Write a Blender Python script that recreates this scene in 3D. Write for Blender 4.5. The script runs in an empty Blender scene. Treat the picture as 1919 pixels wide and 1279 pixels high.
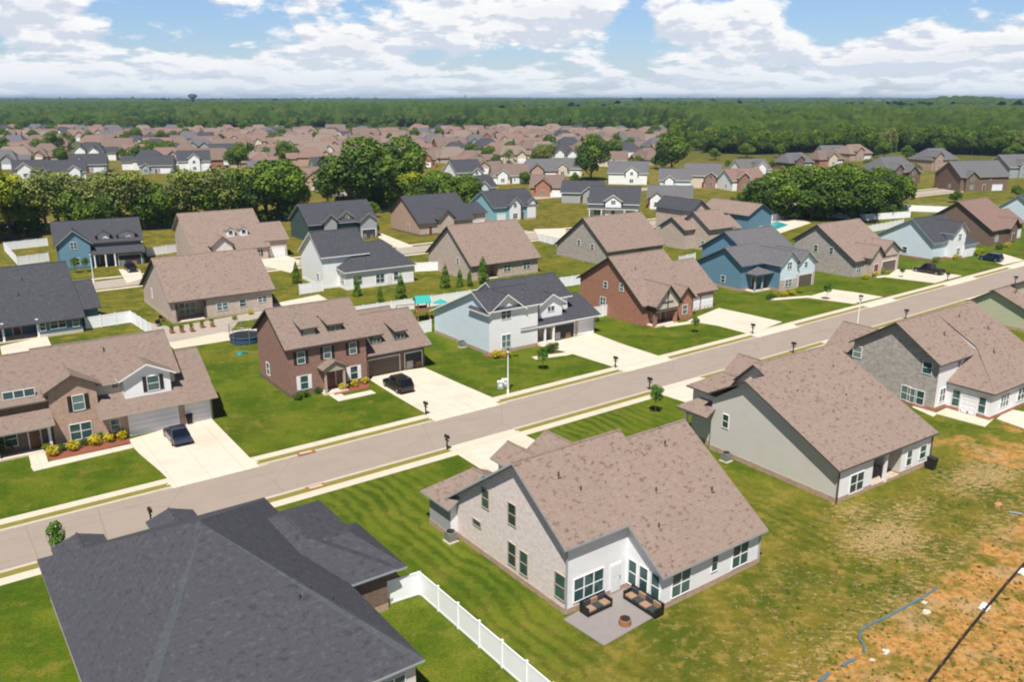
import bpy, math, random
import numpy as np
from mathutils import Vector, Matrix
R=math.radians
random.seed(7)
sc=bpy.context.scene
C=sc.collection
# ------------------------------------------------------------------ camera
FPX=1600.; CX,CY=959.5,639.5; HC=33.; PITCH=math.atan((CY-182.)/FPX)
cam=bpy.data.objects.new('camera',bpy.data.cameras.new('camera')); C.objects.link(cam)
cam.location=(0,0,HC); cam.rotation_euler=(math.pi/2-PITCH,0,0)
cam.data.sensor_width=36; cam.data.lens=36*FPX/1919; cam.data.clip_start=.5; cam.data.clip_end=60000
sc.camera=cam
# ------------------------------------------------------------------ render look
sc.render.engine='CYCLES'
sc.view_settings.view_transform='Standard'; sc.view_settings.look='None'
sc.view_settings.exposure=0.45; sc.view_settings.gamma=1
sc.cycles.filter_width=2.0
sc.cycles.volume_bounces=0; sc.cycles.max_bounces=6
# ------------------------------------------------------------------ sun (high, behind the camera)
SAZ=R(-98); SEL=R(60)
sd=Vector((math.cos(SAZ)*math.cos(SEL),math.sin(SAZ)*math.cos(SEL),math.sin(SEL)))
sun=bpy.data.lights.new('sun','SUN'); sun.energy=5.0; sun.angle=R(.53); sun.color=(1,.95,.87)
so=bpy.data.objects.new('sun',sun); C.objects.link(so)
so.rotation_euler=sd.to_track_quat('Z','Y').to_euler(); so.location=(0,-20,80)
# ------------------------------------------------------------------ world: blue sky with cumulus
W=bpy.data.worlds.new('World'); sc.world=W; W.use_nodes=True
N=W.node_tree.nodes; LK=W.node_tree.links; N.clear()
def nd(nt,t,**k):
    n=nt.nodes.new(t)
    for a,b in k.items():
        if a.startswith('i_'):
            key=a[2:]; key=int(key) if key.isdigit() else key.replace('_',' ')
            n.inputs[key].default_value=b
        else: setattr(n,a,b)
    return n
class NT:
    def __init__(s,nt): s.nt=nt
    def v(s,x,sock):
        if hasattr(x,'links') or hasattr(x,'is_linked'): s.nt.links.new(x,sock)
        else: sock.default_value=x
    def m(s,op,a,b=0.,c=None,clamp=False):
        n=s.nt.nodes.new('ShaderNodeMath'); n.operation=op; n.use_clamp=clamp
        s.v(a,n.inputs[0]); s.v(b,n.inputs[1])
        if c is not None: s.v(c,n.inputs[2])
        return n.outputs[0]
    def ss(s,x,lo,hi,a=0.,b=1.):
        n=s.nt.nodes.new('ShaderNodeMapRange'); n.interpolation_type='SMOOTHSTEP'
        s.v(x,n.inputs[0]); n.inputs[1].default_value=lo; n.inputs[2].default_value=hi; n.inputs[3].default_value=a; n.inputs[4].default_value=b
        return n.outputs[0]
    def mix(s,f,a,b):
        n=s.nt.nodes.new('ShaderNodeMix'); n.data_type='RGBA'; s.v(f,n.inputs[0])
        for x,k in ((a,6),(b,7)):
            if isinstance(x,tuple): x=(*x,1) if len(x)==3 else x
            s.v(x,n.inputs[k])
        return n.outputs[2]
    def xyz(s,x,y,z):
        n=s.nt.nodes.new('ShaderNodeCombineXYZ'); s.v(x,n.inputs[0]); s.v(y,n.inputs[1]); s.v(z,n.inputs[2]); return n.outputs[0]
    def noise(s,vec,scale,det=4,rough=.5,dist=0.):
        n=s.nt.nodes.new('ShaderNodeTexNoise'); s.nt.links.new(vec,n.inputs['Vector'])
        n.inputs['Scale'].default_value=scale; n.inputs['Detail'].default_value=det; n.inputs['Roughness'].default_value=rough; n.inputs['Distortion'].default_value=dist
        return n.outputs[0]
    def mapn(s,vec,sx,sy,sz):
        n=s.nt.nodes.new('ShaderNodeMapping'); s.nt.links.new(vec,n.inputs[0]); n.inputs['Scale'].default_value=(sx,sy,sz); return n.outputs[0]
w=NT(W.node_tree)
sky=nd(W.node_tree,'ShaderNodeTexSky',sky_type='NISHITA',sun_disc=False)
sky.sun_elevation=SEL; sky.sun_rotation=math.pi/2-SAZ; sky.air_density=1.0; sky.dust_density=.6; sky.ozone_density=1.6; sky.altitude=200
tc=nd(W.node_tree,'ShaderNodeTexCoord'); sp=nd(W.node_tree,'ShaderNodeSeparateXYZ'); LK.new(tc.outputs['Generated'],sp.inputs[0])
X_,Y_,Z_=sp.outputs
az=w.m('ARCTAN2',X_,Y_); el=w.m('MAXIMUM',Z_,0.)
lg=w.m('LOGARITHM',w.m('ADD',el,.062),math.e)
def cfield(off,oaz=0.):
    # billows: flatter towards the horizon, larger overhead
    q=w.xyz(w.m('MULTIPLY',w.m('ADD',az,oaz),10.),w.m('MULTIPLY',w.m('ADD',lg,off),3.3),5.3)
    q2=w.xyz(w.m('MULTIPLY',w.m('ADD',az,oaz),27.),w.m('MULTIPLY',w.m('ADD',lg,off),9.),1.3)
    a=w.noise(q,1.0,3,.5,.35)
    b=w.noise(q2,1.0,6,.6,.2)
    return w.m('ADD',w.m('MULTIPLY',a,.62),w.m('MULTIPLY',b,.38))
def azel(px,py):
    x=(px-CX)/FPX; y=-(py-CY)/FPX
    d=Vector((x,math.cos(PITCH)+y*math.sin(PITCH),-math.sin(PITCH)+y*math.cos(PITCH))).normalized()
    return math.atan2(d.x,d.y),d.z
# openings (negative) and banks (positive) of the cloud field: bearing/elevation, half-widths, weight
bias=None
for px,py,rx,ry,wt in ((215,30,45,38,-.15),(430,60,90,26,-.13),(350,10,60,26,-.15),(1185,18,34,40,-.17),(1183,110,38,40,-.13),(1620,12,190,40,-.22),(1560,50,50,26,-.10),(700,38,110,12,-.06),(940,110,45,26,-.09),(300,70,60,20,-.06),
        (1330,70,130,55,.10),(1420,10,50,30,.12),(1800,75,110,45,.13),(720,85,110,35,.08),(60,30,110,50,.10),(1040,40,100,50,.10),(1600,110,70,45,.08),(450,110,260,40,.06),(900,20,120,26,.06),(1200,150,900,28,.05)):
    a0,e0=azel(px,py); rx/=FPX; ry/=FPX
    dx=w.m('DIVIDE',w.m('SUBTRACT',az,a0),rx); dy=w.m('DIVIDE',w.m('SUBTRACT',el,e0),ry)
    g=w.m('MULTIPLY',w.m('POWER',math.e,w.m('MULTIPLY',w.m('ADD',w.m('MULTIPLY',dx,dx),w.m('MULTIPLY',dy,dy)),-.8)),wt)
    bias=g if bias is None else w.m('ADD',bias,g)
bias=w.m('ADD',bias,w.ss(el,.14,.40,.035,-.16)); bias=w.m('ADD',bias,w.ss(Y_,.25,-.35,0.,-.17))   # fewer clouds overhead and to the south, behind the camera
f0=w.m('ADD',cfield(0.),bias); f1=w.m('ADD',cfield(.07,.004),bias)
mask=w.ss(f0,.462,.56)
lit=w.m('MULTIPLY',w.ss(w.m('SUBTRACT',f0,f1),-.045,.035),w.ss(f0,.80,.55,.55,1.))
ccol=w.mix(lit,(.74,.80,.91),(1.10,1.10,1.10))
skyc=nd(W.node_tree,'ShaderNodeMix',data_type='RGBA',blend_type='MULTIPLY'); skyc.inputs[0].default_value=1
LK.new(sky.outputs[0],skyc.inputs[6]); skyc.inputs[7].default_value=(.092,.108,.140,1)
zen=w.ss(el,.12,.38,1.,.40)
hz=w.ss(el,.0,.060,1.,0.)
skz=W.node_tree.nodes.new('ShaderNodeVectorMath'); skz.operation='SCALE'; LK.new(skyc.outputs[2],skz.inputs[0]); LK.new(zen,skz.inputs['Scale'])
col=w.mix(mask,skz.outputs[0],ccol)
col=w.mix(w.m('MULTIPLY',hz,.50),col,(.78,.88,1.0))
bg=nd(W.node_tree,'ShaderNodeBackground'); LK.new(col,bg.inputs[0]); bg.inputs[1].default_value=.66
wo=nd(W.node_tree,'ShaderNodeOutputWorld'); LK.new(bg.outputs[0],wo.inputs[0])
# ------------------------------------------------------------------ plan helpers: where a picture point meets the level ground
def unp(px,py,z=0.):
    x=(px-CX)/FPX; y=-(py-CY)/FPX
    d=(x,math.cos(PITCH)+y*math.sin(PITCH),-math.sin(PITCH)+y*math.cos(PITCH)); t=(z-HC)/d[2]
    return (d[0]*t,d[1]*t,z)
TH=35.; cT,sT=math.cos(R(TH)),math.sin(R(TH))
def ST(x,y): return (cT*x+sT*y,-sT*x+cT*y)
def XY(s,t): return (cT*s-sT*t,sT*s+cT*t)
def stp(px,py): a=unp(px,py); return ST(a[0],a[1])
def ctr(s): return 69.45+.024*s+.0001*s*s      # street centre line in the street frame
# ------------------------------------------------------------------ materials
MATS={}
def mat(name,rough=.85,spec=.3,metal=0.):
    m=bpy.data.materials.new(name); m.use_nodes=True; nt=m.node_tree; b=nt.nodes['Principled BSDF']
    b.inputs['Roughness'].default_value=rough; b.inputs['Specular IOR Level'].default_value=spec; b.inputs['Metallic'].default_value=metal
    MATS[name]=m; return m,NT(nt),b
def objco(n): return n.nt.nodes.new('ShaderNodeTexCoord').outputs['Object']
def bump(n,b,h,st,dist=.05):
    bp=n.nt.nodes.new('ShaderNodeBump'); bp.inputs['Strength'].default_value=st; bp.inputs['Distance'].default_value=dist
    n.nt.links.new(h,bp.inputs['Height']); n.nt.links.new(bp.outputs[0],b.inputs['Normal'])
def lerp(a,k): return tuple(min(1,x*k) for x in a)
def plain(name,c,rough=.7,var=.12,scale=3.,**k):
    m,n,b=mat(name,rough,**k); v=objco(n)
    n.v(n.mix(n.noise(v,scale,4),lerp(c,1-var),lerp(c,1+var)),b.inputs['Base Color']); return m
def sumuv(n,v):
    s=n.nt.nodes.new('ShaderNodeSeparateXYZ'); n.nt.links.new(v,s.inputs[0]); return s.outputs
def shingles(name,c,dark,light):
    m,n,b=mat(name,.95,.15); v=objco(n); x,y,z=sumuv(n,v)
    q=n.xyz(n.m('MULTIPLY',x,1.9),n.m('MULTIPLY',y,1.9),n.m('MULTIPLY',z,4.2))
    a=n.noise(q,1.15,3,.6); f=n.noise(v,9.,3,.7); big=n.noise(v,.22,3)
    tabs=n.ss(a,.56,.66); lt=n.ss(a,.45,.33)
    k=n.mix(n.m('MULTIPLY',tabs,.9),c,dark); k=n.mix(n.m('MULTIPLY',lt,.6),k,light)
    k=n.mix(n.ss(f,.25,.75,.55,0.),k,dark); k=n.mix(n.ss(n.noise(v,28.,2,.8),.4,.75,0.,.35),k,light); k=n.mix(n.ss(big,.35,.7,0.,.3),k,lerp(c,.82))
    co=n.m('FRACT',n.m('MULTIPLY',z,7.)); k=n.mix(n.ss(co,.86,.98,0.,.35),k,dark)
    n.v(k,b.inputs['Base Color']); bump(n,b,a,.3,.03); return m
def siding(name,c):
    m,n,b=mat(name,.6,.35); v=objco(n); x,y,z=sumuv(n,v)
    co=n.m('FRACT',n.m('MULTIPLY',z,5.6)); st=n.noise(n.mapn(v,.5,.5,1.6),1.1,5,.6)
    k=n.mix(n.ss(co,.03,.16,1.,0.),c,lerp(c,.60)); k=n.mix(n.ss(st,.42,.75,0.,.4),k,lerp(c,.82)); n.v(k,b.inputs['Base Color']); return m
def brick(name,c1,c2,mortar,sc_=1.,mott=.5):
    m,n,b=mat(name,.92,.2); v=objco(n); x,y,z=sumuv(n,v)
    br=n.nt.nodes.new('ShaderNodeTexBrick'); n.nt.links.new(n.xyz(n.m('ADD',x,y),z,0.),br.inputs['Vector'])
    br.inputs['Color1'].default_value=(*c1,1); br.inputs['Color2'].default_value=(*c2,1); br.inputs['Mortar'].default_value=(*mortar,1)
    br.inputs['Scale'].default_value=1; br.inputs['Brick Width'].default_value=.30*sc_; br.inputs['Row Height'].default_value=.10*sc_; br.inputs['Mortar Size'].default_value=.012*sc_
    a=n.noise(v,2.4,4,.65); k=n.mix(n.ss(a,.42,.72,0.,mott),br.outputs[0],lerp(c2,.55)); k=n.mix(n.ss(a,.48,.25,0.,mott),k,lerp(c1,1.4))
    n.v(k,b.inputs['Base Color']); bump(n,b,a,.2,.02); return m
shingles('roof_tan',(.275,.208,.172),(.105,.074,.060),(.335,.265,.225))
shingles('roof_taupe',(.235,.178,.148),(.13,.097,.08),(.31,.245,.205))
shingles('roof_brown',(.185,.135,.112),(.11,.08,.066),(.25,.19,.16))
shingles('roof_rosy',(.225,.148,.125),(.13,.085,.072),(.30,.205,.175))
shingles('roof_slate',(.064,.066,.076),(.034,.035,.041),(.112,.114,.128))
shingles('roof_slate_cap',(.072,.080,.088),(.044,.05,.056),(.112,.12,.13))
shingles('roof_grey',(.13,.128,.135),(.075,.073,.08),(.19,.187,.19))
siding('siding_white',(.78,.785,.79)); siding('siding_pale_blue',(.60,.70,.76)); siding('siding_blue',(.125,.245,.335)); siding('siding_navy',(.085,.15,.20))
siding('siding_greygreen',(.57,.55,.50)); siding('siding_sage',(.46,.47,.33)); siding('siding_teal',(.22,.42,.46)); siding('siding_dark_green',(.05,.09,.09)); siding('siding_grey',(.33,.35,.36)); siding('siding_cream',(.60,.52,.42))
brick('brick_cream',(.60,.49,.455),(.72,.64,.60),(.74,.68,.64),1,.35); brick('brick_tan',(.36,.225,.165),(.43,.29,.215),(.48,.40,.33))
brick('brick_red',(.225,.105,.080),(.29,.15,.115),(.34,.26,.22)); brick('brick_rust',(.30,.115,.070),(.37,.155,.095),(.38,.27,.21)); brick('brick_brown',(.14,.085,.065),(.19,.12,.09),(.24,.19,.15))
brick('stone_grey',(.31,.28,.255),(.44,.40,.37),(.42,.385,.35),2.2,.7); brick('stone_tan',(.42,.335,.285),(.52,.43,.37),(.48,.41,.35),1.6,.5)
plain('trim_white',(.78,.78,.78),.5,.05); plain('trim_dark',(.075,.065,.06),.6); plain('trim_grey',(.33,.36,.38),.5); plain('trim_blue',(.07,.12,.16),.5); plain('trim_tan',(.40,.33,.26),.6)
plain('garage_white',(.76,.77,.79),.45,.04); plain('garage_brown',(.13,.10,.08),.5); plain('shutter_black',(.03,.027,.026),.5); plain('door_brown',(.15,.06,.035),.45); plain('door_white',(.7,.7,.7),.5)
def paving(name,c,joint):
    m,n,b=mat(name,.9,.2); v=objco(n); rm=n.nt.nodes.new('ShaderNodeMapping'); rm.inputs['Rotation'].default_value=(0,0,-R(TH)); n.nt.links.new(v,rm.inputs[0]); q=rm.outputs[0]; x,y,z=sumuv(n,q)
    k=n.mix(n.noise(v,1.1,5,.6),lerp(c,.88),lerp(c,1.10)); k=n.mix(n.ss(n.noise(v,.22,4),.5,.7,0.,.45),k,lerp(c,.80)); k=n.mix(n.ss(n.noise(n.mapn(q,1.6,.10,1),1.,4),.6,.74,0.,.35),k,lerp(c,.70))
    for a in (x,y):
        f=n.m('FRACT',n.m('DIVIDE',a,joint)); k=n.mix(n.ss(n.m('ABSOLUTE',n.m('SUBTRACT',f,.5)),.488,.498,0.,.55),k,lerp(c,.45))
    n.v(k,b.inputs['Base Color']); return m
paving('concrete',(.60,.515,.42),3.05); paving('sidewalk',(.56,.49,.39),1.52); plain('kerb',(.46,.41,.33),.9,.12,1.); paving('concrete_old',(.36,.315,.265),3.6); plain('patio_grey',(.235,.21,.205),.9,.10,2.); plain('kerb',(.46,.41,.33),.9,.12,1.)
plain('vinyl_white',(.84,.85,.87),.4,.03); plain('metal_dark',(.03,.03,.032),.4,metal=.5); plain('metal_grey',(.35,.36,.37),.4,metal=.6); plain('pipe_blue',(.09,.155,.185),.5); plain('silt_black',(.035,.022,.02),.8)
plain('wood',(.30,.15,.07),.7); plain('bark',(.11,.085,.06),.95,.3,6.); plain('terracotta',(.38,.14,.07),.8); plain('cushion_tan',(.30,.19,.12),.9); plain('teal_plastic',(.04,.34,.31),.4); plain('green_plastic',(.03,.17,.13),.5); plain('red_plastic',(.35,.05,.03),.5)
plain('mulch',(.22,.075,.045),.95,.35,5.); plain('mulch_red',(.36,.06,.035),.95,.3,5.); plain('navy_cloth',(.03,.07,.13),.7); plain('rubber',(.02,.02,.02),.8); plain('lamp_glass',(.75,.76,.72),.3); plain('net_shade_black',(.04,.045,.05),.8); plain('drain_rust',(.30,.12,.055),.9,.3,4.)
plain('orange_soil',(.42,.22,.09),.95,.25,2.)
m,n,b=mat('glass',.07,.7); v=objco(n); oi=n.nt.nodes.new('ShaderNodeObjectInfo').outputs['Random']; gk=n.mix(n.noise(v,.9,3),(.012,.035,.04),(.06,.14,.135)); gk=n.mix(n.ss(oi,.5,.9,0.,.6),gk,(.015,.018,.02)); gk=n.mix(n.m('MULTIPLY',n.ss(oi,.3,.1),.35),gk,(.24,.30,.29)); n.v(gk,b.inputs['Base Color'])  # teal of the reflected sky is put into the base colour; random panes greyer
m,n,b=mat('pool_water',.08,.6); n.v((.05,.42,.42,1),b.inputs['Base Color'])
def carpaint(name,c): m,n,b=mat(name,.28,.6,.3); n.v((*c,1),b.inputs['Base Color']); b.inputs['Coat Weight'].default_value=.6
carpaint('paint_black',(.012,.014,.018)); carpaint('paint_navy',(.012,.03,.075)); carpaint('paint_white',(.65,.66,.68)); carpaint('paint_silver',(.32,.33,.35))
m,n,b=mat('car_glass',.05,.6); n.v((.008,.010,.013,1),b.inputs['Base Color'])
m,n,b=mat('headlight_glass',.1,.7); n.v((.7,.72,.75,1),b.inputs['Base Color'])
m,n,b=mat('tail_red',.2,.6); n.v((.25,.01,.01,1),b.inputs['Base Color'])
m,n,b=mat('asphalt',.93,.2); v=objco(n); rm=n.nt.nodes.new('ShaderNodeMapping'); rm.inputs['Rotation'].default_value=(0,0,-R(TH)); n.nt.links.new(v,rm.inputs[0]); v=rm.outputs[0]
k=n.mix(n.noise(v,.35,5,.6),(.27,.222,.185),(.335,.28,.235)); k=n.mix(n.ss(n.noise(n.mapn(v,.12,1.5,1),1.,4),.55,.72,0.,.35),k,(.22,.18,.15))
vo=n.nt.nodes.new('ShaderNodeTexVoronoi'); vo.feature='DISTANCE_TO_EDGE'; vo.inputs['Scale'].default_value=.11; n.nt.links.new(v,vo.inputs['Vector'])
k=n.mix(n.ss(vo.outputs[0],.0,.006,.35,0.),k,(.12,.10,.09)); k=n.mix(n.ss(n.noise(v,30,2),.4,.6,0.,.10),k,(.15,.13,.11)); n.v(k,b.inputs['Base Color'])
# ground: lawn, rough grass, straw and bare soil, driven by painted cover masks
m,n,b=mat('ground_cover',.95,.12); v=objco(n)
def attr(n,name):
    a=n.nt.nodes.new('ShaderNodeAttribute'); a.attribute_name=name; return a.outputs['Fac']
n1=n.noise(v,.16,5,.65); n2=n.noise(v,1.3,5,.7); n3=n.noise(v,6.,3,.7)
n4=n.noise(v,.45,6,.72); lush=n.mix(n.ss(n1,.36,.62),(.046,.090,.0026),(.100,.135,.007)); lush=n.mix(n.ss(n4,.50,.66,0.,.75),lush,(.17,.150,.022)); lush=n.mix(n.ss(n4,.46,.30,0.,.7),lush,(.030,.056,.002)); lush=n.mix(n.ss(n2,.5,.72,0.,.45),lush,(.15,.14,.016)); lush=n.mix(n.ss(n3,.45,.62,0.,.5),lush,(.020,.040,.002)); lush=n.mix(n.ss(n.noise(v,17.,2,.8),.5,.75,0.,.4),lush,(.16,.165,.03))
dry=n.mix(n.ss(n1,.35,.65),(.060,.080,.006),(.155,.125,.016)); dry=n.mix(n.ss(n4,.5,.64,0.,.8),dry,(.24,.17,.035)); dry=n.mix(n.ss(n4,.45,.32,0.,.7),dry,(.040,.058,.004)); dry=n.mix(n.ss(n2,.5,.68,0.,.7),dry,(.27,.19,.06)); dry=n.mix(n.ss(n3,.45,.75,0.,.4),dry,(.05,.075,.012))
k=n.mix(attr(n,'lawn'),dry,lush)
x,y,z=sumuv(n,v); x=n.m('ADD',n.m('MULTIPLY',x,cT),n.m('MULTIPLY',y,sT))
wv=n.m('SINE',n.m('MULTIPLY',n.m('ADD',x,n.m('MULTIPLY',n1,3.2)),5.2)); k=n.mix(n.m('MULTIPLY',n.m('MULTIPLY',n.ss(wv,-.3,.7),attr(n,'mow')),.5),k,(.135,.155,.018))
k=n.mix(n.m('MULTIPLY',n.m('MULTIPLY',n.ss(wv,-.2,-.9),attr(n,'mow')),.5),k,(.035,.055,.004))
sl=attr(n,'straw'); rs=n.nt.nodes.new('ShaderNodeMapping'); rs.inputs['Rotation'].default_value=(0,0,R(20)); rs.inputs['Scale'].default_value=(1.,2.1,1.); n.nt.links.new(v,rs.inputs[0])
th_=n.m('ADD',n.m('MULTIPLY',sl,.70),n.m('SUBTRACT',n.m('MULTIPLY',n.noise(rs.outputs[0],1.5,6,.72),2.0),1.42))
k=n.mix(n.ss(th_,-.02,.20,0.,.85),k,n.mix(n.ss(n3,.35,.65),(.20,.13,.045),(.46,.33,.16)))
so_=attr(n,'soil'); th2=n.m('ADD',n.m('MULTIPLY',so_,1.0),n.m('SUBTRACT',n.m('MULTIPLY',n.noise(v,.42,7,.74),2.4),1.75))
sc2=n.mix(n.ss(n.noise(v,2.2,5,.7),.36,.64),(.28,.128,.030),(.47,.26,.088)); sc2=n.mix(n.ss(n.noise(v,.25,4),.5,.68,0.,.7),sc2,(.40,.27,.15))
k=n.mix(n.ss(th2,-.02,.45,0.,.94),k,sc2)
pl=attr(n,'pale'); k=n.mix(n.m('MULTIPLY',pl,n.ss(n1,.35,.6,.3,.9)),k,(.33,.29,.13))
far=attr(n,'far'); k=n.mix(far,k,n.mix(n.ss(n.noise(v,.004,4),.4,.6),(.035,.062,.018),(.075,.095,.03)))
n.v(k,b.inputs['Base Color']); bump(n,b,n.m('ADD',n.m('MULTIPLY',n2,1.2),n.m('MULTIPLY',n3,.5)),.6,.12)
m,n,b=mat('verge_grass',.95,.12); v=objco(n); n.v(n.mix(n.noise(v,1.2,5,.7),(.13,.13,.02),(.27,.225,.07)),b.inputs['Base Color']); bump(n,b,n.noise(v,8,3),.5,.05)
def leaf(name,a,c_):
    m,n,b=mat(name,.75,.2); v=objco(n); k=n.mix(n.ss(n.noise(v,.55,4,.6),.35,.65),a,c_)
    n.v(k,b.inputs['Base Color'])
    b.inputs['Transmission Weight'].default_value=0
    return m
leaf('straw_tuft',(.20,.15,.05),(.42,.32,.14)); leaf('leaf_deep',(0.0312, 0.065, 0.0104),(0.0787, 0.1359, 0.0172)); leaf('leaf_mid',(0.0546, 0.104, 0.0104),(0.1359, 0.2074, 0.02)); leaf('leaf_olive',(.11,.145,.024),(.23,.255,.05)); leaf('leaf_bright',(0.13, 0.1755, 0.0104),(0.3003, 0.3146, 0.0172)); leaf('leaf_yellow',(0.36, 0.3, 0.01),(0.55, 0.42, 0.02)); leaf('leaf_grey',(.10,.13,.04),(.19,.215,.075)); leaf('leaf_young',(0.052, 0.13, 0.0156),(0.1216, 0.2431, 0.0286))
# ------------------------------------------------------------------ mesh builder
class MB:
    def __init__(s): s.v=[]; s.f=[]; s.m=[]; s.names=[]
    def mi(s,nm):
        if nm not in s.names: s.names.append(nm)
        return s.names.index(nm)
    def poly(s,pts,nm):
        i=len(s.v); s.v+= [tuple(p) for p in pts]; s.f.append(tuple(range(i,i+len(pts)))); s.m.append(s.mi(nm))
    def box(s,a,b_,nm):
        x0,x1=sorted((a[0],b_[0])); y0,y1=sorted((a[1],b_[1])); z0,z1=sorted((a[2],b_[2]))
        P=[(x0,y0,z0),(x1,y0,z0),(x1,y1,z0),(x0,y1,z0),(x0,y0,z1),(x1,y0,z1),(x1,y1,z1),(x0,y1,z1)]
        i=len(s.v); s.v+=P; k=s.mi(nm)
        for f in ((0,3,2,1),(4,5,6,7),(0,1,5,4),(1,2,6,5),(2,3,7,6),(3,0,4,7)): s.f.append(tuple(i+q for q in f)); s.m.append(k)
    def slab(s,pts,top,side,th=.16,lift=.03,bot=None):
        # closed plate under a planar outline (counter-clockwise seen from above)
        a=sum((Vector(pts[i]).cross(Vector(pts[(i+1)%len(pts)])) for i in range(len(pts))),Vector())
        if a.z<0: pts=pts[::-1]
        T=[(p[0],p[1],p[2]+lift+th) for p in pts]; B=[(p[0],p[1],p[2]+lift) for p in pts]
        s.poly(T,top); s.poly(B[::-1],bot or side)
        for i in range(len(pts)):
            j=(i+1)%len(pts); s.poly([B[i],B[j],T[j],T[i]],side)
    def tube(s,pts,r,nm,seg=8,r1=None,cap=True):
        pts=[Vector(p) for p in pts]; rings=[]; k=s.mi(nm)
        for i,p in enumerate(pts):
            d=(pts[min(i+1,len(pts)-1)]-pts[max(i-1,0)]).normalized(); a=d.orthogonal().normalized(); b_=d.cross(a)
            rr=r if r1 is None else r+(r1-r)*i/(len(pts)-1)
            if i and (a-la).length>1: pass
            la=a
            ref=Vector((0,0,1)) if abs(d.z)<.9 else Vector((1,0,0)); a=d.cross(ref).normalized(); b_=d.cross(a)
            st=len(s.v); s.v+=[tuple(p+(a*math.cos(t)+b_*math.sin(t))*rr) for t in [2*math.pi*q/seg for q in range(seg)]]; rings.append(st)
        for a0,b0 in zip(rings,rings[1:]):
            for q in range(seg): s.f.append((a0+q,a0+(q+1)%seg,b0+(q+1)%seg,b0+q)); s.m.append(k)
        if cap:
            s.f.append(tuple(rings[0]+q for q in range(seg))[::-1]); s.m.append(k); s.f.append(tuple(rings[-1]+q for q in range(seg))); s.m.append(k)
    def build(s,name,parent=None,loc=None,smooth=False):
        me=bpy.data.meshes.new(name); me.from_pydata(s.v,[],s.f)
        for nm in s.names: me.materials.append(MATS[nm])
        me.polygons.foreach_set('material_index',s.m)
        if smooth: me.polygons.foreach_set('use_smooth',[True]*len(s.f))
        me.update(); o=bpy.data.objects.new(name,me); C.objects.link(o)
        if parent: o.parent=parent
        if loc: o.location=loc
        return o
def tag(o,label=None,cat=None,group=None,kind=None):
    if label: o['label']=label
    if cat: o['category']=cat
    if group: o['group']=group
    if kind: o['kind']=kind
    return o
def empty(name,loc,rz,label,cat,group=None):
    o=bpy.data.objects.new(name,None); C.objects.link(o); o.location=loc; o.rotation_euler=(0,0,rz); o.empty_display_size=.5
    return tag(o,label,cat,group)
def dup(o,parent=None,loc=None,rz=None,scale=None,label=None,group=None):
    c=o.copy(); C.objects.link(c)
    if parent: c.parent=parent
    if loc is not None: c.location=loc
    if rz is not None: c.rotation_euler=(0,0,rz)
    if scale is not None: c.scale=scale if isinstance(scale,tuple) else (scale,)*3
    if label: c['label']=label
    if group: c['group']=group
    for ch in o.children: dup(ch,c)
    return c
# ------------------------------------------------------------------ ground sheet
def axis(lo,hi,step,far_,g=1.16):
    a=list(np.arange(lo,hi+.01,step)); d=step
    while a[-1]<far_: d=min(d*g,700); a.append(a[-1]+d)
    d=step
    while a[0]>-far_: d=min(d*g,700); a.insert(0,a[0]-d)
    return np.array(a)
sa=axis(-45,215,.8,26000); ta=axis(18,160,.8,26000)
SS,TT=np.meshgrid(sa,ta,indexing='ij')
def el_(px,py,ra,rb,wt=1.,rot=0):
    s0,t0=stp(px,py); c,s_=math.cos(R(rot)),math.sin(R(rot)); ds,dt=SS-s0,TT-t0
    return wt*np.exp(-(((c*ds+s_*dt)/ra)**2+((-s_*ds+c*dt)/rb)**2))
dctr=np.abs(TT-ctr(SS))
rng=np.random.default_rng(3)
ZZ=np.where((dctr<5.0)&(SS>-200)&(SS<420),-.11,0.)
far_m=np.clip((np.hypot(SS-60,TT-80)-330)/250,0,1)
lawn=np.clip(1-(TT-118)/25,0,1)*np.clip((TT-30)/6,0,1)
lawn=np.maximum(lawn,0.3*np.exp(-((TT-150)/30)**2))
mow=np.zeros_like(SS); soil=np.zeros_like(SS); straw=np.zeros_like(SS); pale=np.zeros_like(SS)
# soil lot along the near right corner
a1=stp(1919,950); a2=stp(1480,1279)
L_=math.hypot(a2[0]-a1[0],a2[1]-a1[1]); nx,ny=-(a2[1]-a1[1])/L_,(a2[0]-a1[0])/L_
sdist=(SS-a1[0])*nx+(TT-a1[1])*ny
if (stp(1900,1200)[0]-a1[0])*nx+(stp(1900,1200)[1]-a1[1])*ny<0: sdist=-sdist
soil=np.maximum(soil,np.clip(sdist/1.8+.5,0,1)*(.86+.14*np.clip(sdist/9-.3,0,1)))
for a in ((1880,850,7,4,.95),(1790,830,4,2.5,.9),(1919,790,8,4,.8),(1700,1110,5,1.5,.5),(1850,1240,5,5,.35),(470,595,6,2.0,.9),(1560,410,12,5,.5),(940,510,9,2.2,.7),(1020,500,4,4,.3),(560,560,5,2,.35),(640,590,3,2,.3)): soil=np.maximum(soil,el_(*a))
for a in ((1660,1010,6.0,4.0,1.,),(1600,960,4,2.5,.8),(1700,960,6,3,.75),(1850,890,10,4,.9),(1480,1090,7,4,.42),(1380,1220,7,4,.45),(1560,1120,6,4,.45),(1440,930,5,3,.45),(1330,1180,4,3,.3),(560,850,5,1.4,.25),(500,820,3,2,.3)): straw=np.maximum(straw,el_(*a))
straw=np.maximum(straw,.62*np.exp(-((sdist+.3)/2.2)**2))
for a_ in ((1600,1040,16,11,.95),(1400,1230,12,8,.9),(1850,900,16,9,.9),(1500,1180,10,8,.9),(1380,930,4,8,.5),(450,660,5,4,.7),(470,800,5,2.5,.35)): lawn=lawn*(1-el_(*a_))
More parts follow.
